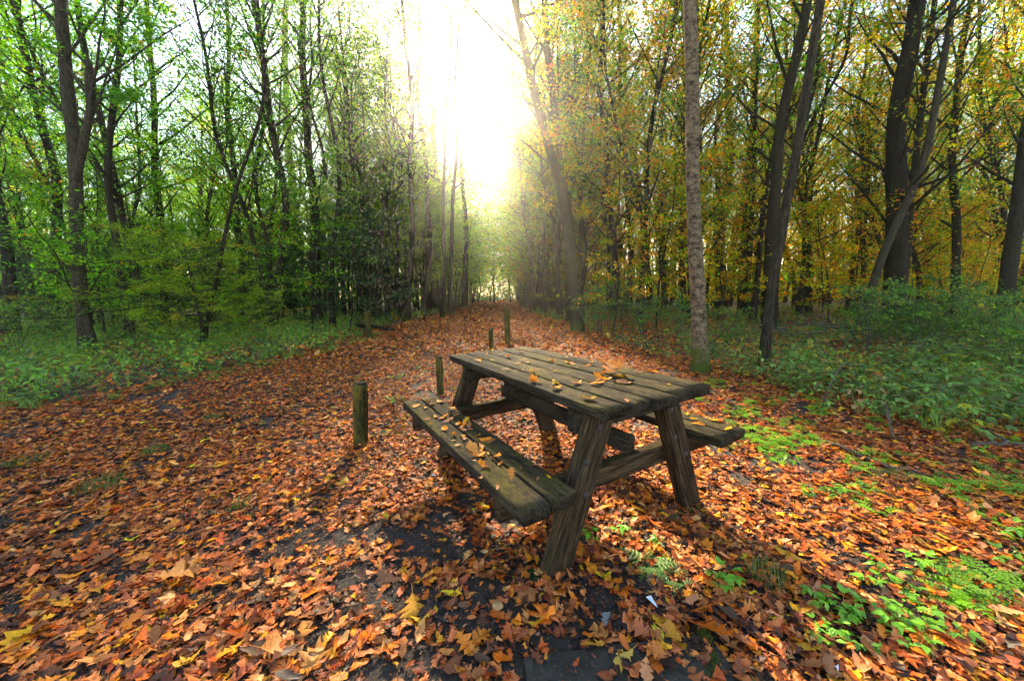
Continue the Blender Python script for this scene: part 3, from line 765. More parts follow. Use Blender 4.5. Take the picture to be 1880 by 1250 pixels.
for i in range(500):
    y = 9 + 16 * rng.rand(); x = rng.uniform(-1.5, 1.5) * y; s = side_of(x, y); a = x / y
    if s < 0 and (y < 11 or (a > -.3 and y < 16)): continue
    if s > 0 and (y < 10.5): continue
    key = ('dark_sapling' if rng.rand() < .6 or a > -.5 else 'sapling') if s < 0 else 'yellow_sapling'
    if count.get(key, 0) > (26 if s < 0 else 34): continue
    try_put(key, x, y, 1.0)
n0 = sum(count.values())
for i in range(1500):
    if sum(count.values()) - n0 > 52: break
    y = rng.uniform(15.5, 42); a = rng.uniform(-.42, -.04)
    key = rng.choice(['pole', 'lime', 'sparse'], p=[.28, .45, .27])
    if key == 'lime' and y < 21: continue
    try_put(key, a * y, y, 1.05)
n0 = sum(count.values())
for i in range(900):
    if sum(count.values()) - n0 > 34: break
    y = rng.uniform(14.5, 42); a = rng.uniform(.02, .26)
    try_put(rng.choice(['pole', 'yellow', 'lime'], p=[.5, .4, .1]), a * y, y, 1.05)
n0 = count.get('dark_sapling', 0)
for i in range(700):
    if count['dark_sapling'] - n0 > 44: break
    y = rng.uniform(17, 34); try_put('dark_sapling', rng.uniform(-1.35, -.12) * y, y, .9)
for i in range(500):
    if count['yellow_sapling'] > 62: break
    y = rng.uniform(14, 32); try_put('yellow_sapling', rng.uniform(.12, 1.35) * y, y, .9)
for i in range(26):
    yy = 30 + i * 1.65 + rng.uniform(-.5, .5); sgn = -1 if i % 2 else 1
    xx = (path_left(yy) - rng.uniform(.7, 1.6)) if sgn < 0 else (path_right(yy) + rng.uniform(.7, 1.6))
    PLACED.append((xx, yy)); put('arching', xx, yy, rng); count['arching'] = count.get('arching', 0) + 1
for u, v in ((1875, 700), (1865, 660), (1760, 650), (1650, 640), (1180, 618), (1100, 612), (1340, 640), (1780, 640), (1690, 640), (30, 650), (110, 640), (250, 640), (430, 622), (1250, 620), (1800, 665), (1700, 655), (1590, 648)):
    q = gp(u, v); o_ = put('shrub', q[0], q[1], rng); f_ = rng.uniform(.45, .9) if v < 660 else rng.uniform(.42, .6); o_.scale = (f_, f_, f_)
for yy, sgn in ((21.5, -1), (23.5, 1), (24.5, -1), (26.5, 1), (27.5, -1), (29, -1), (18.5, -1)):
    xx = (path_left(yy) - rng.uniform(.7, 1.3)) if sgn < 0 else (path_right(yy) + rng.uniform(.7, 1.3))
    PLACED.append((xx, yy)); put('overhang', xx, yy, rng); count['overhang'] = count.get('overhang', 0) + 1
# the rows that line the path into the distance, and the trees that close it
for y in np.arange(15.5, 73, 1.35):
    for sgn in (-1, 1):
        for _ in range(4):
            yy = y + rng.uniform(-.7, .7); xx = (path_left(yy) - rng.uniform(.65, 1.7)) if sgn < 0 else (path_right(yy) + rng.uniform(.65, 1.7))
            key = rng.choice(['pole', 'lime', 'sparse', 'green'], p=[.27, .35, .25, .13]) if sgn < 0 else rng.choice(['pole', 'yellow', 'lime'], p=[.45, .33, .22])
            if y < 24 and key in ('lime', 'green'): key = 'pole'
            if try_put(key, xx, yy, .95): break
for i in range(34):
    yy = rng.uniform(56, 68); xx = rng.choice([-1, 1]) * rng.uniform(1.2, 9) * yy / 62 - 1.5 * yy / 62
    if free(xx, yy, .5): PLACED.append((xx, yy)); k_ = ['lime', 'yellow', 'dark_sapling', 'sapling'][i % 4]; put(k_, xx, yy, rng); count[k_] = count.get(k_, 0) + 1
for i in range(20):
    yy = rng.uniform(75, 86); xx = rng.uniform(-12, 8)
    if free(xx, yy, 1.2): PLACED.append((xx, yy)); k_ = ['lime', 'yellow', 'green'][i % 3]; put(k_, xx, yy, rng); count[k_] = count.get(k_, 0) + 1
# the beeches with pale level sprays around the conifer
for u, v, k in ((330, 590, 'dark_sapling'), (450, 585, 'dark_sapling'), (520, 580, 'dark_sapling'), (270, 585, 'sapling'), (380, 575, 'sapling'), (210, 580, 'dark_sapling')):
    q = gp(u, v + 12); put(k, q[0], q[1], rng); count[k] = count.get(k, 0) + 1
print('trees', count, round(time.time() - T0, 1))

# drooping conifer sapling with two thin stems
b = gp(372, 640)
W, Lf = grow(501, [(np.array([(0, 0, 0), (.05, 0, .7), (-.1, .1, 1.5), (-.35, .2, 2.6)]), .045, .012)],
             ([(.20, .40, .010), (.34, .46, .012), (.12, .25, .010), (.42, .30, .015)], [3, 3, 2, .6]), nb=44, nl=15000, t0=.24, bl=1.9, el=-.02, bend=.12, nt=10, ls=.12, spread=.03, flat=.6, leaf_t=NEEDLE_T, sides=8)
tree_object('conifer_sapling', b, W, Lf, M_BARK, 'yellowish green conifer sapling with wide drooping level branches at the left', 'conifer')

# ------------------------------------------------------------------ the far wood, one mass
rng = rs(90); FW = Geo(); FL = Geo()
for i in range(620):
    y = rng.uniform(38, 62); x = rng.uniform(-1.5, 1.5) * y
    if path_left(y) - .8 < x < path_right(y) + .8: continue
    h = rng.uniform(10, 16); r = rng.uniform(.08, .17)
    V, F = tube([(x, y, -.1), (x + rng.randn() * .2, y, h * .5), (x + rng.randn() * .5, y, h)], [r, r * .7, r * .2], 5, False); FW.add(V, F)
tag(link('far_trunks', FW.mesh('far_trunks', M_BARK_BROWN, True)), 'distant mass of thin dark trunks closing the wood', 'far wood', kind='stuff')
n = 200000
y = rng.uniform(36, 70, n); x = rng.uniform(-1.5, 1.5, n) * y
cx = np.floor(x / 3.0); cyy = np.floor(y / 4.0)
hh = 9 + 8 * vnoise(cx * 1.7 + 9, cyy * 2.3 + 4)
z = hh * (.03 + .97 * rng.rand(n) ** 1.1)
keep = ~((x > path_left(y) - 1.0) & (x < path_right(y) + 1.0) & (z < 3.5)) & ((z > .5) | (vnoise(x * .5, y * .5) > .4))
keep &= vnoise(x * .8 + z * .37, z * .8 + y * .21) > .30 + .02 * np.clip(z - 6, 0, 9)
x, y, z = x[keep], y[keep], z[keep]; n = len(x)
t = np.clip((x / y + .1) / .3, 0, 1)[:, None] + .12 * rng.randn(n, 1)
cl = palette(rng, n, *LIME); cr = palette(rng, n, *YELLOW); cd = palette(rng, n, *DARKGREEN)
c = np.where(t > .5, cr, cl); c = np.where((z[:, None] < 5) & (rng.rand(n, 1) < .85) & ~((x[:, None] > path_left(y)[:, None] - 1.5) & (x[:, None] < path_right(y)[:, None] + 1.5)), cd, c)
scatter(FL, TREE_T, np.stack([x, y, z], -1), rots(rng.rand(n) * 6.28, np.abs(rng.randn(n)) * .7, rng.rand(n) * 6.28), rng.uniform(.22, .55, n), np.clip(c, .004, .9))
n = 30000
y = rng.uniform(37, 60, n); x = rng.uniform(-1.5, 1.5, n) * y; z = .1 + 3.6 * rng.rand(n) ** 1.2
k = ~((x > path_left(y) - .8) & (x < path_right(y) + .8)); x, y, z = x[k], y[k], z[k]; n = len(x)
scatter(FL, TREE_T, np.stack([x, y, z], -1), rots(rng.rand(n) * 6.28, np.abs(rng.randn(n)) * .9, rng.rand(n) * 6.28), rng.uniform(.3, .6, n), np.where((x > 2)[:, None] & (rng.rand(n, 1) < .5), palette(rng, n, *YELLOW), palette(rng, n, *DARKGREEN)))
n = 22000
x = rng.uniform(-16, 12, n); y = rng.uniform(76, 92, n); z = 9 * rng.rand(n) ** 1.2
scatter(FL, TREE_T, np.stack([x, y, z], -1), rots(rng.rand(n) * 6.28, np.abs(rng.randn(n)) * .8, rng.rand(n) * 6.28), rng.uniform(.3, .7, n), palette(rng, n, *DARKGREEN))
tag(link('far_foliage', FL.mesh('far_foliage', M_LEAF)), 'distant wood of green and yellow foliage behind the nearer trees', 'far wood', kind='stuff')

# ------------------------------------------------------------------ undergrowth
def plant_template(seed, h, nleaf, ll, droop=.3, whorl=False):
    rg = rs(seed); vs, fs = [], []
    def addleaf(p, yaw, pitch, s):
        V = np.array([(0, 0, 0), (.30, .40, .05), (-.30, .40, .05), (0, 1, -.12), (0, .5, -.02)]) * s
        c, s_ = math.cos(pitch), math.sin(pitch); V = np.stack([V[:, 0], V[:, 1] * c - V[:, 2] * s_, V[:, 1] * s_ + V[:, 2] * c], -1)
        c, s_ = math.cos(yaw), math.sin(yaw); V = np.stack([V[:, 0] * c - V[:, 1] * s_, V[:, 0] * s_ + V[:, 1] * c, V[:, 2]], -1) + p
        k = len(vs); vs.extend(V.tolist()); fs.extend([(k, k + 1, k + 4), (k, k + 4, k + 2), (k + 1, k + 3, k + 4), (k + 4, k + 3, k + 2)])
    for i in range(nleaf):
        z = h * (.25 + .75 * (i + rg.rand()) / nleaf); a = i * 2.4 + rg.rand(); r = h * rg.uniform(.1, .65)
        p = np.array([math.cos(a) * r, math.sin(a) * r, z])
        for da in (-.9, 0, .9):
            addleaf(p, a - PI / 2 + da + rg.randn() * .2, -droop + rg.randn() * .3, ll * rg.uniform(.7, 1.15) * (1 if da == 0 else .85))
        k = len(vs); w = .0025
        vs.extend([(0, -w, 0), (0, w, 0), (p[0], p[1], p[2])]); fs.append((k, k + 1, k + 2))
    return np.array(vs), np.array(fs)
BRAMBLE_T = [plant_template(s, .22, 8, .055) for s in range(5)] + [plant_template(9 + s, .32, 11, .05, .15) for s in range(3)]
LOW_T = [plant_template(30 + s, .12, 7, .06, .05) for s in range(4)]
rng = rs(44); UG = Geo()
def strew(n, yr, xr, fn):
    y = yr[0] + (yr[1] - yr[0]) * rng.rand(n); x = xr[0] + (xr[1] - xr[0]) * rng.rand(n)
    k = fn(x, y); return x[rng.rand(n) < k] if False else (x, y, k)
UGCOL_L = ([(.14, .30, .045), (.20, .40, .04), (.08, .19, .06), (.30, .40, .02), (.30, .17, .05)], [3, 3, 2, 1.4, .6])
UGCOL_R = ([(.12, .24, .04), (.18, .31, .05), (.07, .14, .03), (.36, .36, .02), (.30, .15, .05)], [3, 3, 2, 1.4, .9])
def undergrowth(n, x0, x1, y0, y1, dens, tm, pal, smin, smax):
    x = rng.uniform(x0, x1, n); y = rng.uniform(y0, y1, n)
    k = rng.rand(n) < dens(x, y); x, y = x[k], y[k]; m = len(x)
    s = smin + (smax - smin) * rng.rand(m) ** 1.5
    scatter(UG, tm, np.stack([x, y, np.zeros(m)], -1), rots(rng.rand(m) * 6.28, np.abs(rng.randn(m)) * .12, rng.rand(m) * 6.28), s, palette(rng, m, *pal, .22))
def edge_l(x, y): return np.clip((path_left(y) - x + .25) / .9, 0, 1)
def edge_r(x, y): return np.clip((x - path_right(y) + .15) / 1.0, 0, 1)
vis = lambda x, y: (np.abs(x) < 1.55 * y + 1)
undergrowth(5200, -16, 0, 3.6, 13, lambda x, y: vis(x, y) * (edge_l(x, y) > .5) * (.4 + .6 * np.clip((vnoise(x * 1.2, y * 1.2) - .3) / .3, 0, 1)), BRAMBLE_T, UGCOL_L, .5, 1.7)
undergrowth(1800, -12, 1, 3.2, 12, lambda x, y: vis(x, y) * (np.abs(path_left(y) - x) < .7) * .8, LOW_T, ([(.09, .19, .02), (.15, .24, .02), (.06, .13, .02)], [2, 2, 1]), .7, 1.4)
undergrowth(6500, -34, 0, 13, 26, lambda x, y: vis(x, y) * (edge_l(x, y) > .3) * .55 * (vnoise(x * .6, y * .6) > .3), BRAMBLE_T, UGCOL_L, 1.0, 1.9)
undergrowth(6500, .3, 16, 4.2, 13, lambda x, y: vis(x, y) * (edge_r(x, y) > .45) * (.04 + .56 * np.clip((vnoise(x * 1.3 + 3, y * 1.3) - .35) / .3, 0, 1)) * np.clip((y - 3.6) / 2.2, 0, 1), BRAMBLE_T, UGCOL_R, .45, 1.5)
undergrowth(5500, 0, 34, 13, 26, lambda x, y: vis(x, y) * (edge_r(x, y) > .3) * .6 * (vnoise(x * .6, y * .6) > .35), BRAMBLE_T, UGCOL_R, .9, 1.7)
undergrowth(900, 3.2, 9, 2.8, 6, lambda x, y: vis(x, y) * (x > 3.4 + (y - 3) * -.2) * (vnoise(x * 1.3, y * 1.3) > .35), BRAMBLE_T, UGCOL_R, .9, 1.7)
tag(link('undergrowth', UG.mesh('undergrowth', M_UNDER)), 'low green brambles and nettles covering the verges on both sides', 'undergrowth', kind='stuff')
print('undergrowth', UG.n, round(time.time() - T0, 1))

# ------------------------------------------------------------------ leaf litter
LIT = ([(.64, .15, .012), (.46, .085, .014), (.26, .065, .022), (.11, .038, .020), (.70, .25, .015), (.04, .020, .013), (.66, .38, .015), (.60, .19, .05), (.42, .12, .035), (.66, .27, .09)], [3.6, 4, 4.2, 3.0, 1.6, 3.2, .35, 4.5, 4.5, 1.6])
rng = rs(55); LT = Geo()
side = lambda x, y: ((x < path_left(y)) | (x > path_right(y))) * 1.0
def litter(n, x0, x1, y0, y1, dens, tm, smin, smax, zmax, tilt=.28):
    x = rng.uniform(x0, x1, n); y = rng.uniform(y0, y1, n)
    k = rng.rand(n) < dens(x, y); x, y = x[k], y[k]; m = len(x)
    z = .006 + zmax * rng.rand(m) ** (1 if zmax < .1 else 2) + np.where(on_slab(x, y), .02, 0)
    R_ = rots(rng.rand(m) * 6.28, np.abs(rng.randn(m)) * tilt, rng.rand(m) * 6.28)
    s = smin + (smax - smin) * rng.rand(m) ** 1.5
    scatter(LT, tm, np.stack([x, y, z], -1), R_, s, palette(rng, m, *LIT, .25))
def bare(x, y):
    q = vnoise(x * 2.1 + 4, y * 2.1 + 7) * .5 + vnoise(x * 7 + 1, y * 7) * .5
    k = np.clip((q - .19) / .2, .12, 1)
    for (a, b, r_) in BARE:
        k = k * (1 - .85 * np.exp(-((x - a) ** 2 + (y - b) ** 2) / (r_ * r_)) * np.clip(.5 + 1.3 * vnoise(x * 9, y * 9 + 3), 0, 1))
    return k
BARE = [(*gp(u, v)[:2], r_ * 1.1) for u, v, r_ in ((450, 990, .16), (575, 925, .10), (640, 860, .14), (770, 1000, .07), (610, 1000, .10), (700, 1095, .06), (860, 905, .12), (1125, 1130, .13), (880, 1030, .10), (600, 1150, .07), (1180, 1075, .08), (930, 960, .10), (1330, 1170, .06), (1560, 1010, .12), (770, 880, .08))]
def on_slab(x, y):
    d = np.stack([x - cA[0], y - cA[1]], -1); a = d @ ex[:2]; b_ = d @ ey[:2]
    return (a > -.01) & (a < sl * .98) & (b_ > -.01) & (b_ < .5)
litter(62000, -4.5, 4.5, .75, 3.2, lambda x, y: (np.abs(x) < 1.6 * y + .4) * bare(x, y) * np.where(on_slab(x, y), .22, 1), LITTER_T, .022, .072, .018, .2)
litter(76000, -9, 9, 3.2, 7, lambda x, y: (np.abs(x) < 1.6 * y + .4) * np.where(x < path_left(y) - .2, .12, 1) * np.where(x > path_right(y) + .8, .75, 1) * bare(x, y), LITTER_T[::2], .03, .085, .02, .22)
litter(42000, -8, 9, 7, 16, lambda x, y: np.where(x < path_left(y) - .2, .05, 1) * np.where(x > path_right(y) + .6, .35, 1), FAR_T, .07, .15, .025, .35)
litter(30000, -5, 6, 16, 45, lambda x, y: ((x > path_left(y) - .3) & (x < path_right(y) + .5)) * 1.0, FAR_T, .12, .24, .02, .35)
litter(16000, -9, 4, 45, 92, lambda x, y: ((x > path_left(y) - .6) & (x < path_right(y) + .6)) * 1.0, FAR_T, .16, .30, .03, .35)
litter(34000, -24, 26, 4, 24, lambda x, y: vis(x, y) * (side(x, y)) * .9, FAR_T, .07, .15, .22, .5)
CR = ([(.16, .06, .03), (.07, .035, .02), (.30, .10, .03), (.03, .02, .014), (.34, .16, .09)], [3, 3, 1.5, 2, 1])
n = 80000; x = rng.uniform(-4.8, 4.8, n); y = rng.uniform(.75, 3.6, n); k = np.abs(x) < 1.6 * y + .4; x, y = x[k], y[k]; n = len(x)
k = rng.rand(n) < np.where(on_slab(x, y), .25, .9); x, y = x[k], y[k]; n = len(x)
scatter(LT, FAR_T, np.stack([x, y, np.where(on_slab(x, y), .026, .006) + .004 * rng.rand(n)], -1), rots(rng.rand(n) * 6.28, np.abs(rng.randn(n)) * .3, rng.rand(n) * 6.28), rng.uniform(.004, .022, n), palette(rng, n, *CR, .35))
tag(link('leaf_litter', LT.mesh('leaf_litter', M_LITTER)), 'carpet of small brown and orange fallen leaves covering the path', 'leaf litter', kind='stuff')
print('litter', LT.n, round(time.time() - T0, 1))

LEAF_ME = {k: [mesh('fallen_leaf', V, [F], mats=[M_FALLEN]) for V, F in v] for k, v in HERO_T.items()}
rng = rs(66)
def leaf(p, kindn, size, colr, label, group='fallen leaves', yaw=None, tilt=None, tax=None, var=None, i=[0]):
    ms = LEAF_ME[kindn]; me = ms[rng.randint(len(ms)) if var is None else var]
    o = bpy.data.objects.new('fallen_leaf', me); COL.objects.link(o)
    yaw = rng.rand() * 6.28 if yaw is None else yaw; tilt = abs(rng.randn()) * .22 if tilt is None else tilt; tax = rng.rand() * 6.28 if tax is None else tax
    Rm = rots(np.array([yaw]), np.array([tilt]), np.array([tax]))[0]
    lo = (np.array([v.co[:] for v in me.vertices]) @ Rm.T)[:, 2]
    dz = -np.percentile(lo, 12) * size
    o.matrix_world = Matrix.Translation((p[0], p[1], p[2] + dz)) @ Matrix(Rm.tolist()).to_4x4() @ Matrix.Scale(size, 4)
    o.color = (*colr, 1); return tag(o, label, 'leaf', group)
OR, YE, BR, RB, DK, PI_ = (.70, .20, .008), (.72, .34, .010), (.30, .10, .028), (.54, .115, .016), (.09, .045, .025), (.52, .20, .08)
HL = [
 (75, 1160, 'maple', .125, YE, 'large yellow leaf lying alone near the lower left corner', 2.9, .2),
 (285, 1085, 'red_oak', .24, (.44, .18, .04), 'very large orange brown lobed leaf among small litter at lower left', -.9, .3),
 (757, 1105, 'red_oak', .17, (.58, .24, .015), 'big bright orange lobed leaf in front of the near bench', 3.5, .25),
 (735, 1077, 'oak', .14, (.22, .08, .03), 'curled dark brown leaf behind the big bright orange one', 1.2, .7),
 (1345, 1215, 'red_oak', .23, (.60, .13, .012), 'large vivid red orange leaf with finger lobes by the mossy slab edge', .4, .55),
 (1268, 1140, 'red_oak', .15, (.56, .15, .02), 'curled orange leaf propped up above the slab corner', -1.1, .8),
 (552, 912, 'oak', .13, (.60, .30, .02), 'golden yellow leaf lying on bare soil left of the bench', 1.5, .15),
 (632, 898, 'maple', .13, (.60, .33, .05), 'pale orange yellow maple leaf next to the golden one', .3, .2),
 (594, 908, 'beech', .12, (.14, .055, .03), 'dark folded leaf between the golden and the pale orange leaf', 1.0, .9),
 (1110, 1158, 'oak', .075, (.22, .21, .19), 'grey weathered leaf on bare soil above the slab', -.4, .1),
 (1216, 1193, 'beech', .07, (.50, .46, .03), 'yellow leaf with a green heart on the slab', .2, .2),
 (1190, 1180, 'red_oak', .12, (.46, .12, .04), 'broad red brown leaf standing on the slab', .9, .6),
 (1257, 1210, 'oak', .115, (.56, .22, .02), 'orange oak leaf with round lobes at the right of the slab', .2, .15),
 (1110, 1198, 'oak', .085, (.58, .24, .03), 'orange leaf alone at the back edge of the slab', 1.7, .3),
 (1160, 1212, 'oak', .10, (.52, .30, .05), 'orange and yellow leaf at the middle of the slab', 2.2, .3),
 (1185, 1232, 'oak', .09, PI_, 'pale crumpled leaf at the front of the slab', 2.8, .4),
 (1232, 1222, 'red_oak', .11, (.56, .16, .03), 'jagged orange leaf lying across the front of the slab', 1.3, .35),
 (1505, 1185, 'oak', .125, (.62, .30, .03), 'golden oak leaf beside green seedlings near the bottom right', 1.9, .1),
 (1472, 1035, 'maple', .13, (.58, .26, .02), 'bright orange leaf right of the front leg', .8, .2),
 (1755, 1018, 'oak', .18, (.60, .24, .015), 'wide orange leaf far right above the seedlings', 1.4, .15),
 (1680, 853, 'oak', .22, (.56, .22, .03), 'long orange leaf lying flat right of the twigs', 1.5, .1),
 (1705, 772, 'maple', .26, (.48, .20, .08), 'pale brown leaf standing upright in front of the brambles', .4, .9),
 (1430, 890, 'red_oak', .21, (.54, .16, .015), 'orange lobed leaf right of the far table leg', 1.0, .2),
 (1285, 870, 'red_oak', .19, (.50, .15, .02), 'dark orange lobed leaf on the ground behind the right leg', 2.4, .2),
 (420, 1065, 'red_oak', .16, (.40, .10, .025), 'red brown leaf in the middle of the left litter', .5, .4),
 (478, 1220, 'red_oak', .19, (.48, .19, .05), 'large orange brown leaf at the bottom edge left of centre', -.7, .3),
 (570, 1235, 'maple', .12, (.54, .20, .04), 'light orange maple leaf cut by the bottom edge', .2, .2),
 (905, 1075, 'red_oak', .14, (.42, .14, .04), 'brown red leaf just left of the front leg foot', .8, .3),
 (985, 1095, 'maple', .13, (.40, .13, .04), 'brown maple leaf in front of the leg foot', 2.2, .25),
 (1065, 985, 'oak', .12, (.55, .40, .04), 'yellow leaf right of the front leg', 1.3, .2),
 (470, 830, 'beech', .10, (.55, .30, .05), 'light orange leaf on the path left of the leaning post', .5, .2),
 (512, 792, 'oak', .12, (.58, .32, .10), 'pale orange leaf standing out on the path left of the leaning post', .5, .4),
 (1600, 965, 'oak', .12, (.58, .24, .02), 'orange leaf beside the forked twig', .8, .2),
 (1720, 765, 'red_oak', .2, (.42, .17, .06), 'brown leaf behind the upright pale brown one', 1.8, .4),
 (1405, 750, 'maple', .16, (.56, .17, .02), 'orange leaf caught upright among green herbs behind the far bench', .3, .9),
 (175, 960, 'oak', .13, (.45, .16, .03), 'brown orange leaf left of the grass tuft', .3, .3),
]
for u, v, kn, s, c, lab, yw, tl in HL:
    leaf(gp(u, v) + [0, 0, .018 + (.02 if on_slab(*gp(u, v)[:2]) else 0)], kn, s * .86, c, lab, 'large single fallen leaves', yw, tl)
CLS = [('oak', OR, 'small orange fallen leaf in the foreground litter'), ('oak', RB, 'red brown lobed fallen leaf in the foreground litter'),
       ('oak', BR, 'brown oak leaf fallen in the foreground litter'), ('beech', PI_, 'pale pinkish brown fallen leaf in the foreground litter'),
       ('oak', YE, 'small yellow fallen leaf in the foreground litter'), ('beech', DK, 'dark wet fallen leaf in the foreground litter'), ('red_oak', OR, 'orange lobed fallen leaf in the foreground litter')]
k = 0
while k < 210:
    y = .95 + 1.5 * rng.rand() ** 1.3; x = rng.uniform(-1.45, 1.45) * y
    if on_slab(x, y) or bare(np.array([x]), np.array([y]))[0] < .4: continue
    kn, c, lab = CLS[rng.choice(7, p=[.26, .2, .18, .12, .06, .06, .12])]
    cc = tuple(np.clip(np.array(c) * (1 + .2 * rng.randn()), .02, .7))
    leaf((x, y, .02 + .012 * rng.rand()), kn, rng.uniform(.045, .105), cc, lab, lab.replace('fallen leaf', 'fallen leaves').replace('leaf', 'leaves')); k += 1
# leaves on the table and bench
TAB = [(905, 642), (918, 640), (928, 654), (946, 668), (970, 664), (1006, 662), (984, 681), (973, 696), (992, 701), (1013, 704), (1030, 708), (1015, 697), (1068, 701), (1082, 704), (1112, 694), (1125, 690), (1160, 703), (1068, 729), (1085, 671), (1056, 669), (1050, 664), (960, 645), (1180, 684), (1195, 682), (1210, 683), (1145, 668), (1120, 664), (872, 660), (921, 677), (1095, 686), (1103, 698), (1150, 690)]
for i, (u, v) in enumerate(TAB):
    leaf(on_table(u, v, .756), rng.choice(['oak', 'beech', 'oak']), rng.uniform(.04, .08), [OR, YE, BR, PI_][rng.choice(4, p=[.35, .25, .2, .2])], 'small dry leaf lying on the tabletop boards', 'small leaves on the tabletop', tilt=.1 + .2 * rng.rand())
for i in range(30):
    q = table.matrix_basis @ Vector((rng.uniform(-.8, .8), rng.uniform(-.35, .35), .757))
    leaf(np.array(q), rng.choice(['oak', 'beech']), rng.uniform(.018, .04), [OR, YE, BR, BR, PI_][rng.randint(5)], 'tiny yellow or brown leaf scrap on the tabletop boards', 'tiny leaf scraps on the tabletop', tilt=.15 * rng.rand())
for i in range(22):
    q = table.matrix_basis @ Vector((rng.uniform(-.8, .75), rng.uniform(-BO, -BI), BH + .006))
    leaf(np.array(q), rng.choice(['oak', 'beech']), rng.uniform(.018, .04), [OR, YE, BR, BR, PI_][rng.randint(5)], 'tiny yellow or brown leaf scrap on the near bench', 'tiny leaf scraps on the near bench', tilt=.15 * rng.rand())
leaf(on_table(1140, 690, .757), 'maple', .17, (.55, .24, .12), 'large pale orange maple leaf curling up from the tabletop', 'large single fallen leaves', .5, .75, 2.9)
leaf(on_table(1125, 695, .757), 'oak', .10, OR, 'orange leaf under the large pale maple leaf on the tabletop', 'large single fallen leaves', 1.5, .2)
BEN = [(770, 742), (778, 750), (790, 735), (800, 738), (812, 740), (822, 752), (796, 762), (806, 768), (790, 770), (830, 760), (838, 768), (850, 776), (846, 784), (856, 790), (832, 794), (820, 790), (854, 802), (852, 808), (872, 800), (880, 806), (890, 812), (884, 822), (878, 830), (868, 838), (902, 838), (900, 858), (972, 852), (862, 778), (842, 774), (784, 744), (815, 774)]
for i, (u, v) in enumerate(BEN):
    leaf(gp(u, v, BH + .006), rng.choice(['oak', 'beech', 'oak']), rng.uniform(.04, .075), [OR, YE, BR, PI_][rng.choice(4, p=[.4, .15, .25, .2])], 'small dry leaf lying on the near bench', 'small leaves on the near bench', tilt=.1 + .3 * rng.rand())
leaf(gp(886, 838, BH + .006), 'oak', .11, (.58, .22, .04), 'bright orange leaf across the gap of the near bench boards', 'large single fallen leaves', .9, .3)
leaf(gp(939, 880, BH + .006), 'oak', .06, (.50, .17, .03), 'curled orange leaf alone near the front end of the bench', 'large single fallen leaves', .1, .5)
for u, v in [(1262, 762), (1280, 768), (1268, 776), (1330, 788), (1300, 770)]:
    leaf(gp(u, v, BH + .006), 'oak', rng.uniform(.04, .07), [OR, YE][rng.randint(2)], 'small leaf lying on the far bench', 'small leaves on the far bench', tilt=.15)
print('leaves', round(time.time() - T0, 1))

# ------------------------------------------------------------------ small green plants, grass tufts, twigs
def herb_template(seed, nf, fl):
    """a rosette of finely cut fronds"""
    rg = rs(seed); vs, fs = [], []
    for i in range(nf):
        a = i * 2.4 + rg.rand() * .5; up = rg.uniform(.25, .8); L_ = fl * rg.uniform(.7, 1.15)
        d = np.array([math.cos(a), math.sin(a), 0]); s = np.array([-d[1], d[0], 0])
        pt = lambda t: d * L_ * t * math.cos(up * (1 - .5 * t)) + np.array([0, 0, 1]) * L_ * (t * math.sin(up) - .45 * t * t)
        for t in np.linspace(0, .95, 4):
            p, q = pt(t), pt(min(1, t + .3)); w = .0018; k = len(vs); vs += [p - s * w, p + s * w, q + s * w, q - s * w]; fs += [(k, k + 1, k + 2), (k, k + 2, k + 3)]
        for t in np.linspace(.30, 1, 7):
            w = L_ * .34 * (1.15 - t); p = pt(t); f_ = d * .35
            for sg in (-1, 1):
                tip = p + (s * sg + f_) * w; 
                for e in (.45, .8, 1.0):
                    b_ = p + (s * sg + f_) * w * (e - .42); c_ = p + (s * sg + f_) * w * e
                    k = len(vs); o_ = d * w * .22
                    vs += [b_, (b_ + c_) / 2 + o_ + [0, 0, .003], c_, (b_ + c_) / 2 - o_ + [0, 0, .003]]; fs += [(k, k + 1, k + 2), (k, k + 2, k + 3)]
    return np.array(vs), np.array(fs)
M_HERB = leaf_material('herb_leaf', .35, .05, .5, source='object')
HERB = [mesh('herb_plant', V, [F], mats=[M_HERB]) for V, F in (herb_template(s, 7, .13) for s in range(4))]
BROAD = [mesh('seedling_plant', V, [F], mats=[M_HERB]) for V, F in ((lambda t: (t[0], t[1]))(plant_template(60 + s, .07, 6, .045, .05)) for s in range(4))]
rng = rs(88)
def herb(u, v, s, colr, label, grp, lst=HERB, nm='herb_plant'):
    p = gp(u, v); o = bpy.data.objects.new(nm, lst[rng.randint(len(lst))]); COL.objects.link(o)
    o.location = (p[0], p[1], .008); o.rotation_euler = (0, 0, rng.rand() * 6.28); o.scale = (s, s, s * rng.uniform(.8, 1.2)); o.color = (*[float(c) for c in colr], 1)
    return tag(o, label, 'plant', grp)
BG, MG = (.19, .46, .012), (.06, .16, .03)
herb(1190, 1045, 1.0, (.11, .26, .03), 'feathery green herb in front of the right table legs', 'green herbs by the table')
herb(1235, 1070, .8, (.08, .20, .03), 'smaller feathery herb beside the slab corner', 'green herbs by the table')
herb(1268, 935, .7, (.10, .24, .03), 'green herb growing against the far front leg', 'green herbs by the table')
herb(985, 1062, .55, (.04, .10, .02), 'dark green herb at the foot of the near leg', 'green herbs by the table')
herb(695, 800, 1.0, (.06, .15, .03), 'bushy green herb right beside the leaning post', 'green herbs by the table')
herb(1225, 950, .9, (.04, .10, .025), 'dark low herb in the shade between the front legs', 'green herbs by the table')
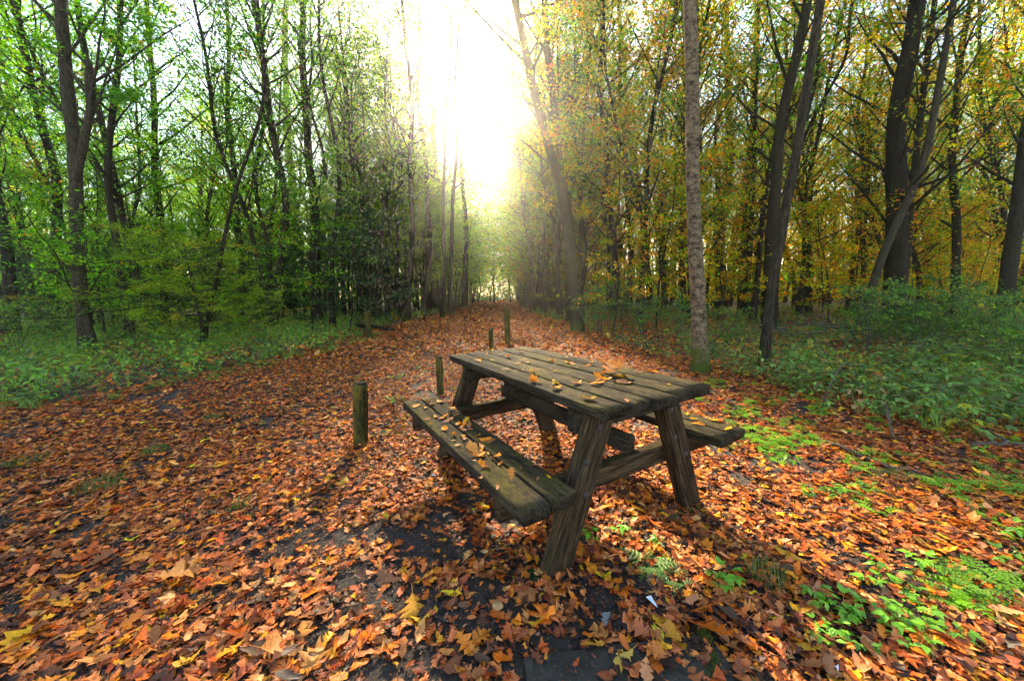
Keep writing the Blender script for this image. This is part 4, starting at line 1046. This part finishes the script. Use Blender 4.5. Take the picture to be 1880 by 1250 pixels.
for cu, cv, su, sv, m in ((1440, 800, 70, 22, 22), (1720, 870, 90, 40, 14), (1640, 900, 60, 30, 8), (1780, 1080, 60, 25, 6), (1400, 745, 60, 18, 12), (1560, 770, 80, 20, 10), (1840, 920, 40, 50, 8), (1330, 720, 40, 14, 8)):
    for _ in range(int(m * 1.35)):
        u, v = cu + rng.randn() * su, cv + rng.randn() * sv
        if u > 1900: continue
        herb(u, v, rng.uniform(.55, 1.35), np.array(BG) * rng.uniform(.6, 1.15), 'bright green cut leaved herb among fallen leaves right of the table', 'bright herbs right of the table')
for cu, cv, su, sv, m in ((1590, 1160, 60, 35, 9), (1680, 1150, 60, 30, 5), (1620, 1050, 60, 30, 5), (1340, 1080, 30, 30, 3), (1540, 1100, 50, 60, 6), (1850, 1010, 30, 30, 4), (1480, 920, 60, 20, 5), (1745, 830, 30, 12, 2), (760, 690, 40, 10, 9), (720, 735, 20, 10, 3), (1180, 1000, 40, 25, 4)):
    for _ in range(m):
        u, v = cu + rng.randn() * su, cv + rng.randn() * sv
        if u > 1900: continue
        herb(u, v, rng.uniform(.5, 1.0), np.array([.13, .34, .015]) * rng.uniform(.6, 1.4), 'small round leaved seedling among the fallen leaves', 'round leaved seedlings', BROAD, 'seedling_plant')
def tuft(u, v, r, n, label, colr):
    rg = rs(int(u)); p = gp(u, v); gg = Geo()
    for i in range(n):
        a = rg.rand() * 6.28; q = np.array([math.cos(a), math.sin(a), 0]) * r * math.sqrt(rg.rand()); h = rg.uniform(.03, .085); b_ = rg.rand() * 6.28; ln = np.array([math.cos(b_), math.sin(b_), 0]) * h * rg.uniform(.2, .9)
        s = np.array([-math.sin(b_), math.cos(b_), 0]) * .0022
        gg.add(np.array([q - s, q + s, q + ln * .4 + [0, 0, h * .7] + s * .7, q + ln * .4 + [0, 0, h * .7] - s * .7, q + ln + [0, 0, h]]), [np.array([(0, 1, 2, 3)]), np.array([(3, 2, 4)])], np.array(colr) * rg.uniform(.6, 1.3))
    tag(link('grass_tuft', gg.mesh('grass_tuft', M_UNDER), None, p), label, 'grass', 'grass tufts on the path')
tuft(190, 897, .13, 260, 'widest grass tuft on the left side of the path', (.09, .13, .02))
tuft(285, 832, .09, 140, 'grass tuft beside a yellow leaf on the left path', (.10, .15, .02))
tuft(50, 852, .12, 160, 'low grass tuft near the left edge of the photo', (.08, .12, .02))
tuft(395, 768, .09, 110, 'small grass tuft farthest up the left path', (.10, .15, .02))
tuft(438, 938, .05, 60, 'tiny grass tuft in the middle of the left litter', (.06, .12, .02))
tuft(1410, 1068, .08, 160, 'flat mossy grass patch right of the table', (.12, .15, .015))

def twig(uvs, r, label, seed, side=0, h=.02, m=M_TWIG, group='fallen twigs', name='fallen_twig', zs=None):
    rg = rs(seed); P = np.array([gp(*q) for q in uvs]); b = P[0].copy()
    P = P - b; P[:, 2] += h if zs is None else np.array(zs)
    Q = smooth_path(P, 14); Q += rg.randn(14, 3) * r * .5
    gg = Geo(); V, F = tube(Q, np.linspace(r, r * .4, 14), 6, True); gg.add(V, F)
    for i in range(side):
        k = rg.randint(3, 11); d = Q[k + 1] - Q[k]; a = math.atan2(d[1], d[0]) + rg.choice([-1, 1]) * rg.uniform(.4, .9); L_ = np.linalg.norm(Q[-1] - Q[0]) * rg.uniform(.2, .4)
        T = np.array([Q[k], Q[k] + [math.cos(a) * L_ * .5, math.sin(a) * L_ * .5, rg.uniform(0, .03)], Q[k] + [math.cos(a + .2) * L_, math.sin(a + .2) * L_, rg.uniform(0, .05)]])
        V, F = tube(T, [r * .6, r * .4, r * .2], 5, True); gg.add(V, F)
    return tag(link(name, gg.mesh(name, m), None, b), label, 'twig', group)
twig([(1395, 955), (1450, 940), (1530, 935), (1600, 942)], .006, 'forked mossy twig lying right of the table legs', 1, 4)
twig([(1500, 810), (1560, 835), (1640, 865), (1720, 885)], .012, 'long dark branch running diagonally through the right litter', 2, 3, .03)
twig([(1622, 770), (1630, 785), (1642, 812)], .012, 'pale broken stick tilted up from the right litter', 3, 0, .03, zs=[.16, .08, .02])
twig([(1780, 822), (1840, 821), (1890, 823)], .02, 'thick dark branch at the right edge of the litter', 4, 1, .03)
twig([(785, 1110), (800, 1140), (835, 1150)], .004, 'thin bent twig beside the big bright orange leaf', 5, 1)
twig([(1290, 720), (1330, 735), (1360, 760)], .006, 'thin dark twig behind the far bench end', 6, 2, .05)
twig([(1420, 690), (1450, 705), (1465, 725)], .016, 'crooked stick by the foot of the grey leaning tree', 7, 1, .04)
twig([(1600, 895), (1560, 905), (1540, 920)], .005, 'short twig beside the tuft of fallen conifer needles', 8, 2)
# conifer spray on the ground
b = gp(1610, 885); sp_ = Geo(); rg = rs(4); n = 40
pos = np.stack([rg.uniform(-.17, .17, n), rg.uniform(-.06, .06, n), rg.uniform(.01, .07, n)], -1)
scatter(sp_, NEEDLE_T, pos, rots(rg.uniform(-2.2, -.8, n), rg.rand(n) * .4, rg.rand(n) * 6), rg.uniform(.06, .13, n), palette(rg, n, [(.05, .08, .02), (.09, .10, .03)], [1, 1]))
tag(link('conifer_spray', sp_.mesh('conifer_spray', M_UNDER), None, b), 'dark green fallen conifer spray on the right litter', 'twig')
# bramble canes and dead branches at the right
rg = rs(31)
for i in range(16):
    u = rg.uniform(1450, 1870); v = rg.uniform(640, 760); p = gp(u, v); L_ = rg.uniform(.7, 1.8); a = rg.rand() * 6.28; h = rg.uniform(.25, .9)
    t = np.linspace(0, 1, 9)[:, None]; d = np.array([math.cos(a), math.sin(a), 0])
    Q = d * L_ * t + np.array([0, 0, 1.]) * (h * 4 * t * (1 - t * .85)) * .6
    gg = Geo(); V, F = tube(Q, np.linspace(.007, .003, 9), 5, True); gg.add(V, F)
    tag(link('bramble_cane', gg.mesh('bramble_cane', M_TWIG if i % 2 else M_STEM), None, p), 'thin arching bramble cane in the right hand undergrowth', 'bramble cane', 'bramble canes at the right')
for i in range(18):
    u = rg.uniform(1400, 1720); p = gp(u, rg.uniform(606, 640)); L_ = rg.uniform(1.0, 2.4); a = rg.uniform(-.4, .4) + rg.choice([0, PI]); z0 = rg.uniform(.05, .25); z1 = rg.uniform(.1, .9)
    t = np.linspace(0, 1, 8)[:, None]; d = np.array([math.cos(a), math.sin(a) * .6, 0])
    Q = d * L_ * t + np.array([0, 0, 1.]) * (z0 + (z1 - z0) * t) + np.cumsum(rg.randn(8, 3) * .03, 0); Q[0, 2] = 0.0
    gg = Geo(); V, F = tube(Q, np.linspace(.022, .005, 8), 6, True); gg.add(V, F)
    for j in range(6):
        k = rg.randint(2, 7); a2 = a + rg.choice([-1, 1]) * rg.uniform(.5, 1.2); l2 = rg.uniform(.2, .6); e = rg.uniform(-.2, .8)
        T = np.array([Q[k], Q[k] + np.array([math.cos(a2) * math.cos(e), math.sin(a2) * math.cos(e), math.sin(e)]) * l2]); T = np.array([T[0], T.mean(0) + rg.randn(3) * .03, T[1]])
        V, F = tube(T, [.008, .006, .002], 4, False); gg.add(V, F)
    tag(link('dead_branch', gg.mesh('dead_branch', M_TWIG), None, p), 'dead twiggy branch fallen in the tangle below the thickest trunk', 'branch', 'dead branches in the tangle at the right')

# ------------------------------------------------------------------ haze
HZ = 0.0014
if HZ > 0:
    m, nt, n, l = mat('haze_air')
    pv = N(nt, 'ShaderNodeVolumePrincipled'); pv.inputs['Color'].default_value = (1, .97, .90, 1); pv.inputs['Density'].default_value = HZ; pv.inputs['Anisotropy'].default_value = .85
    o = N(nt, 'ShaderNodeOutputMaterial'); l.new(pv.outputs[0], o.inputs['Volume'])
    x0, x1, y0, y1, z0, z1 = -165, 165, -30, 225, -1, 24
    V = [(x, y, z) for z in (z0, z1) for y in (y0, y1) for x in (x0, x1)]
    F = np.array([(0, 2, 3, 1), (4, 5, 7, 6), (0, 1, 5, 4), (2, 6, 7, 3), (0, 4, 6, 2), (1, 3, 7, 5)])
    tag(link('haze', mesh('haze', V, [F], mats=[m])), kind='stuff')
print('done', round(time.time() - T0, 1), 'sun', round(math.degrees(SUN_EL), 1), round(math.degrees(SUN_AZ), 1))
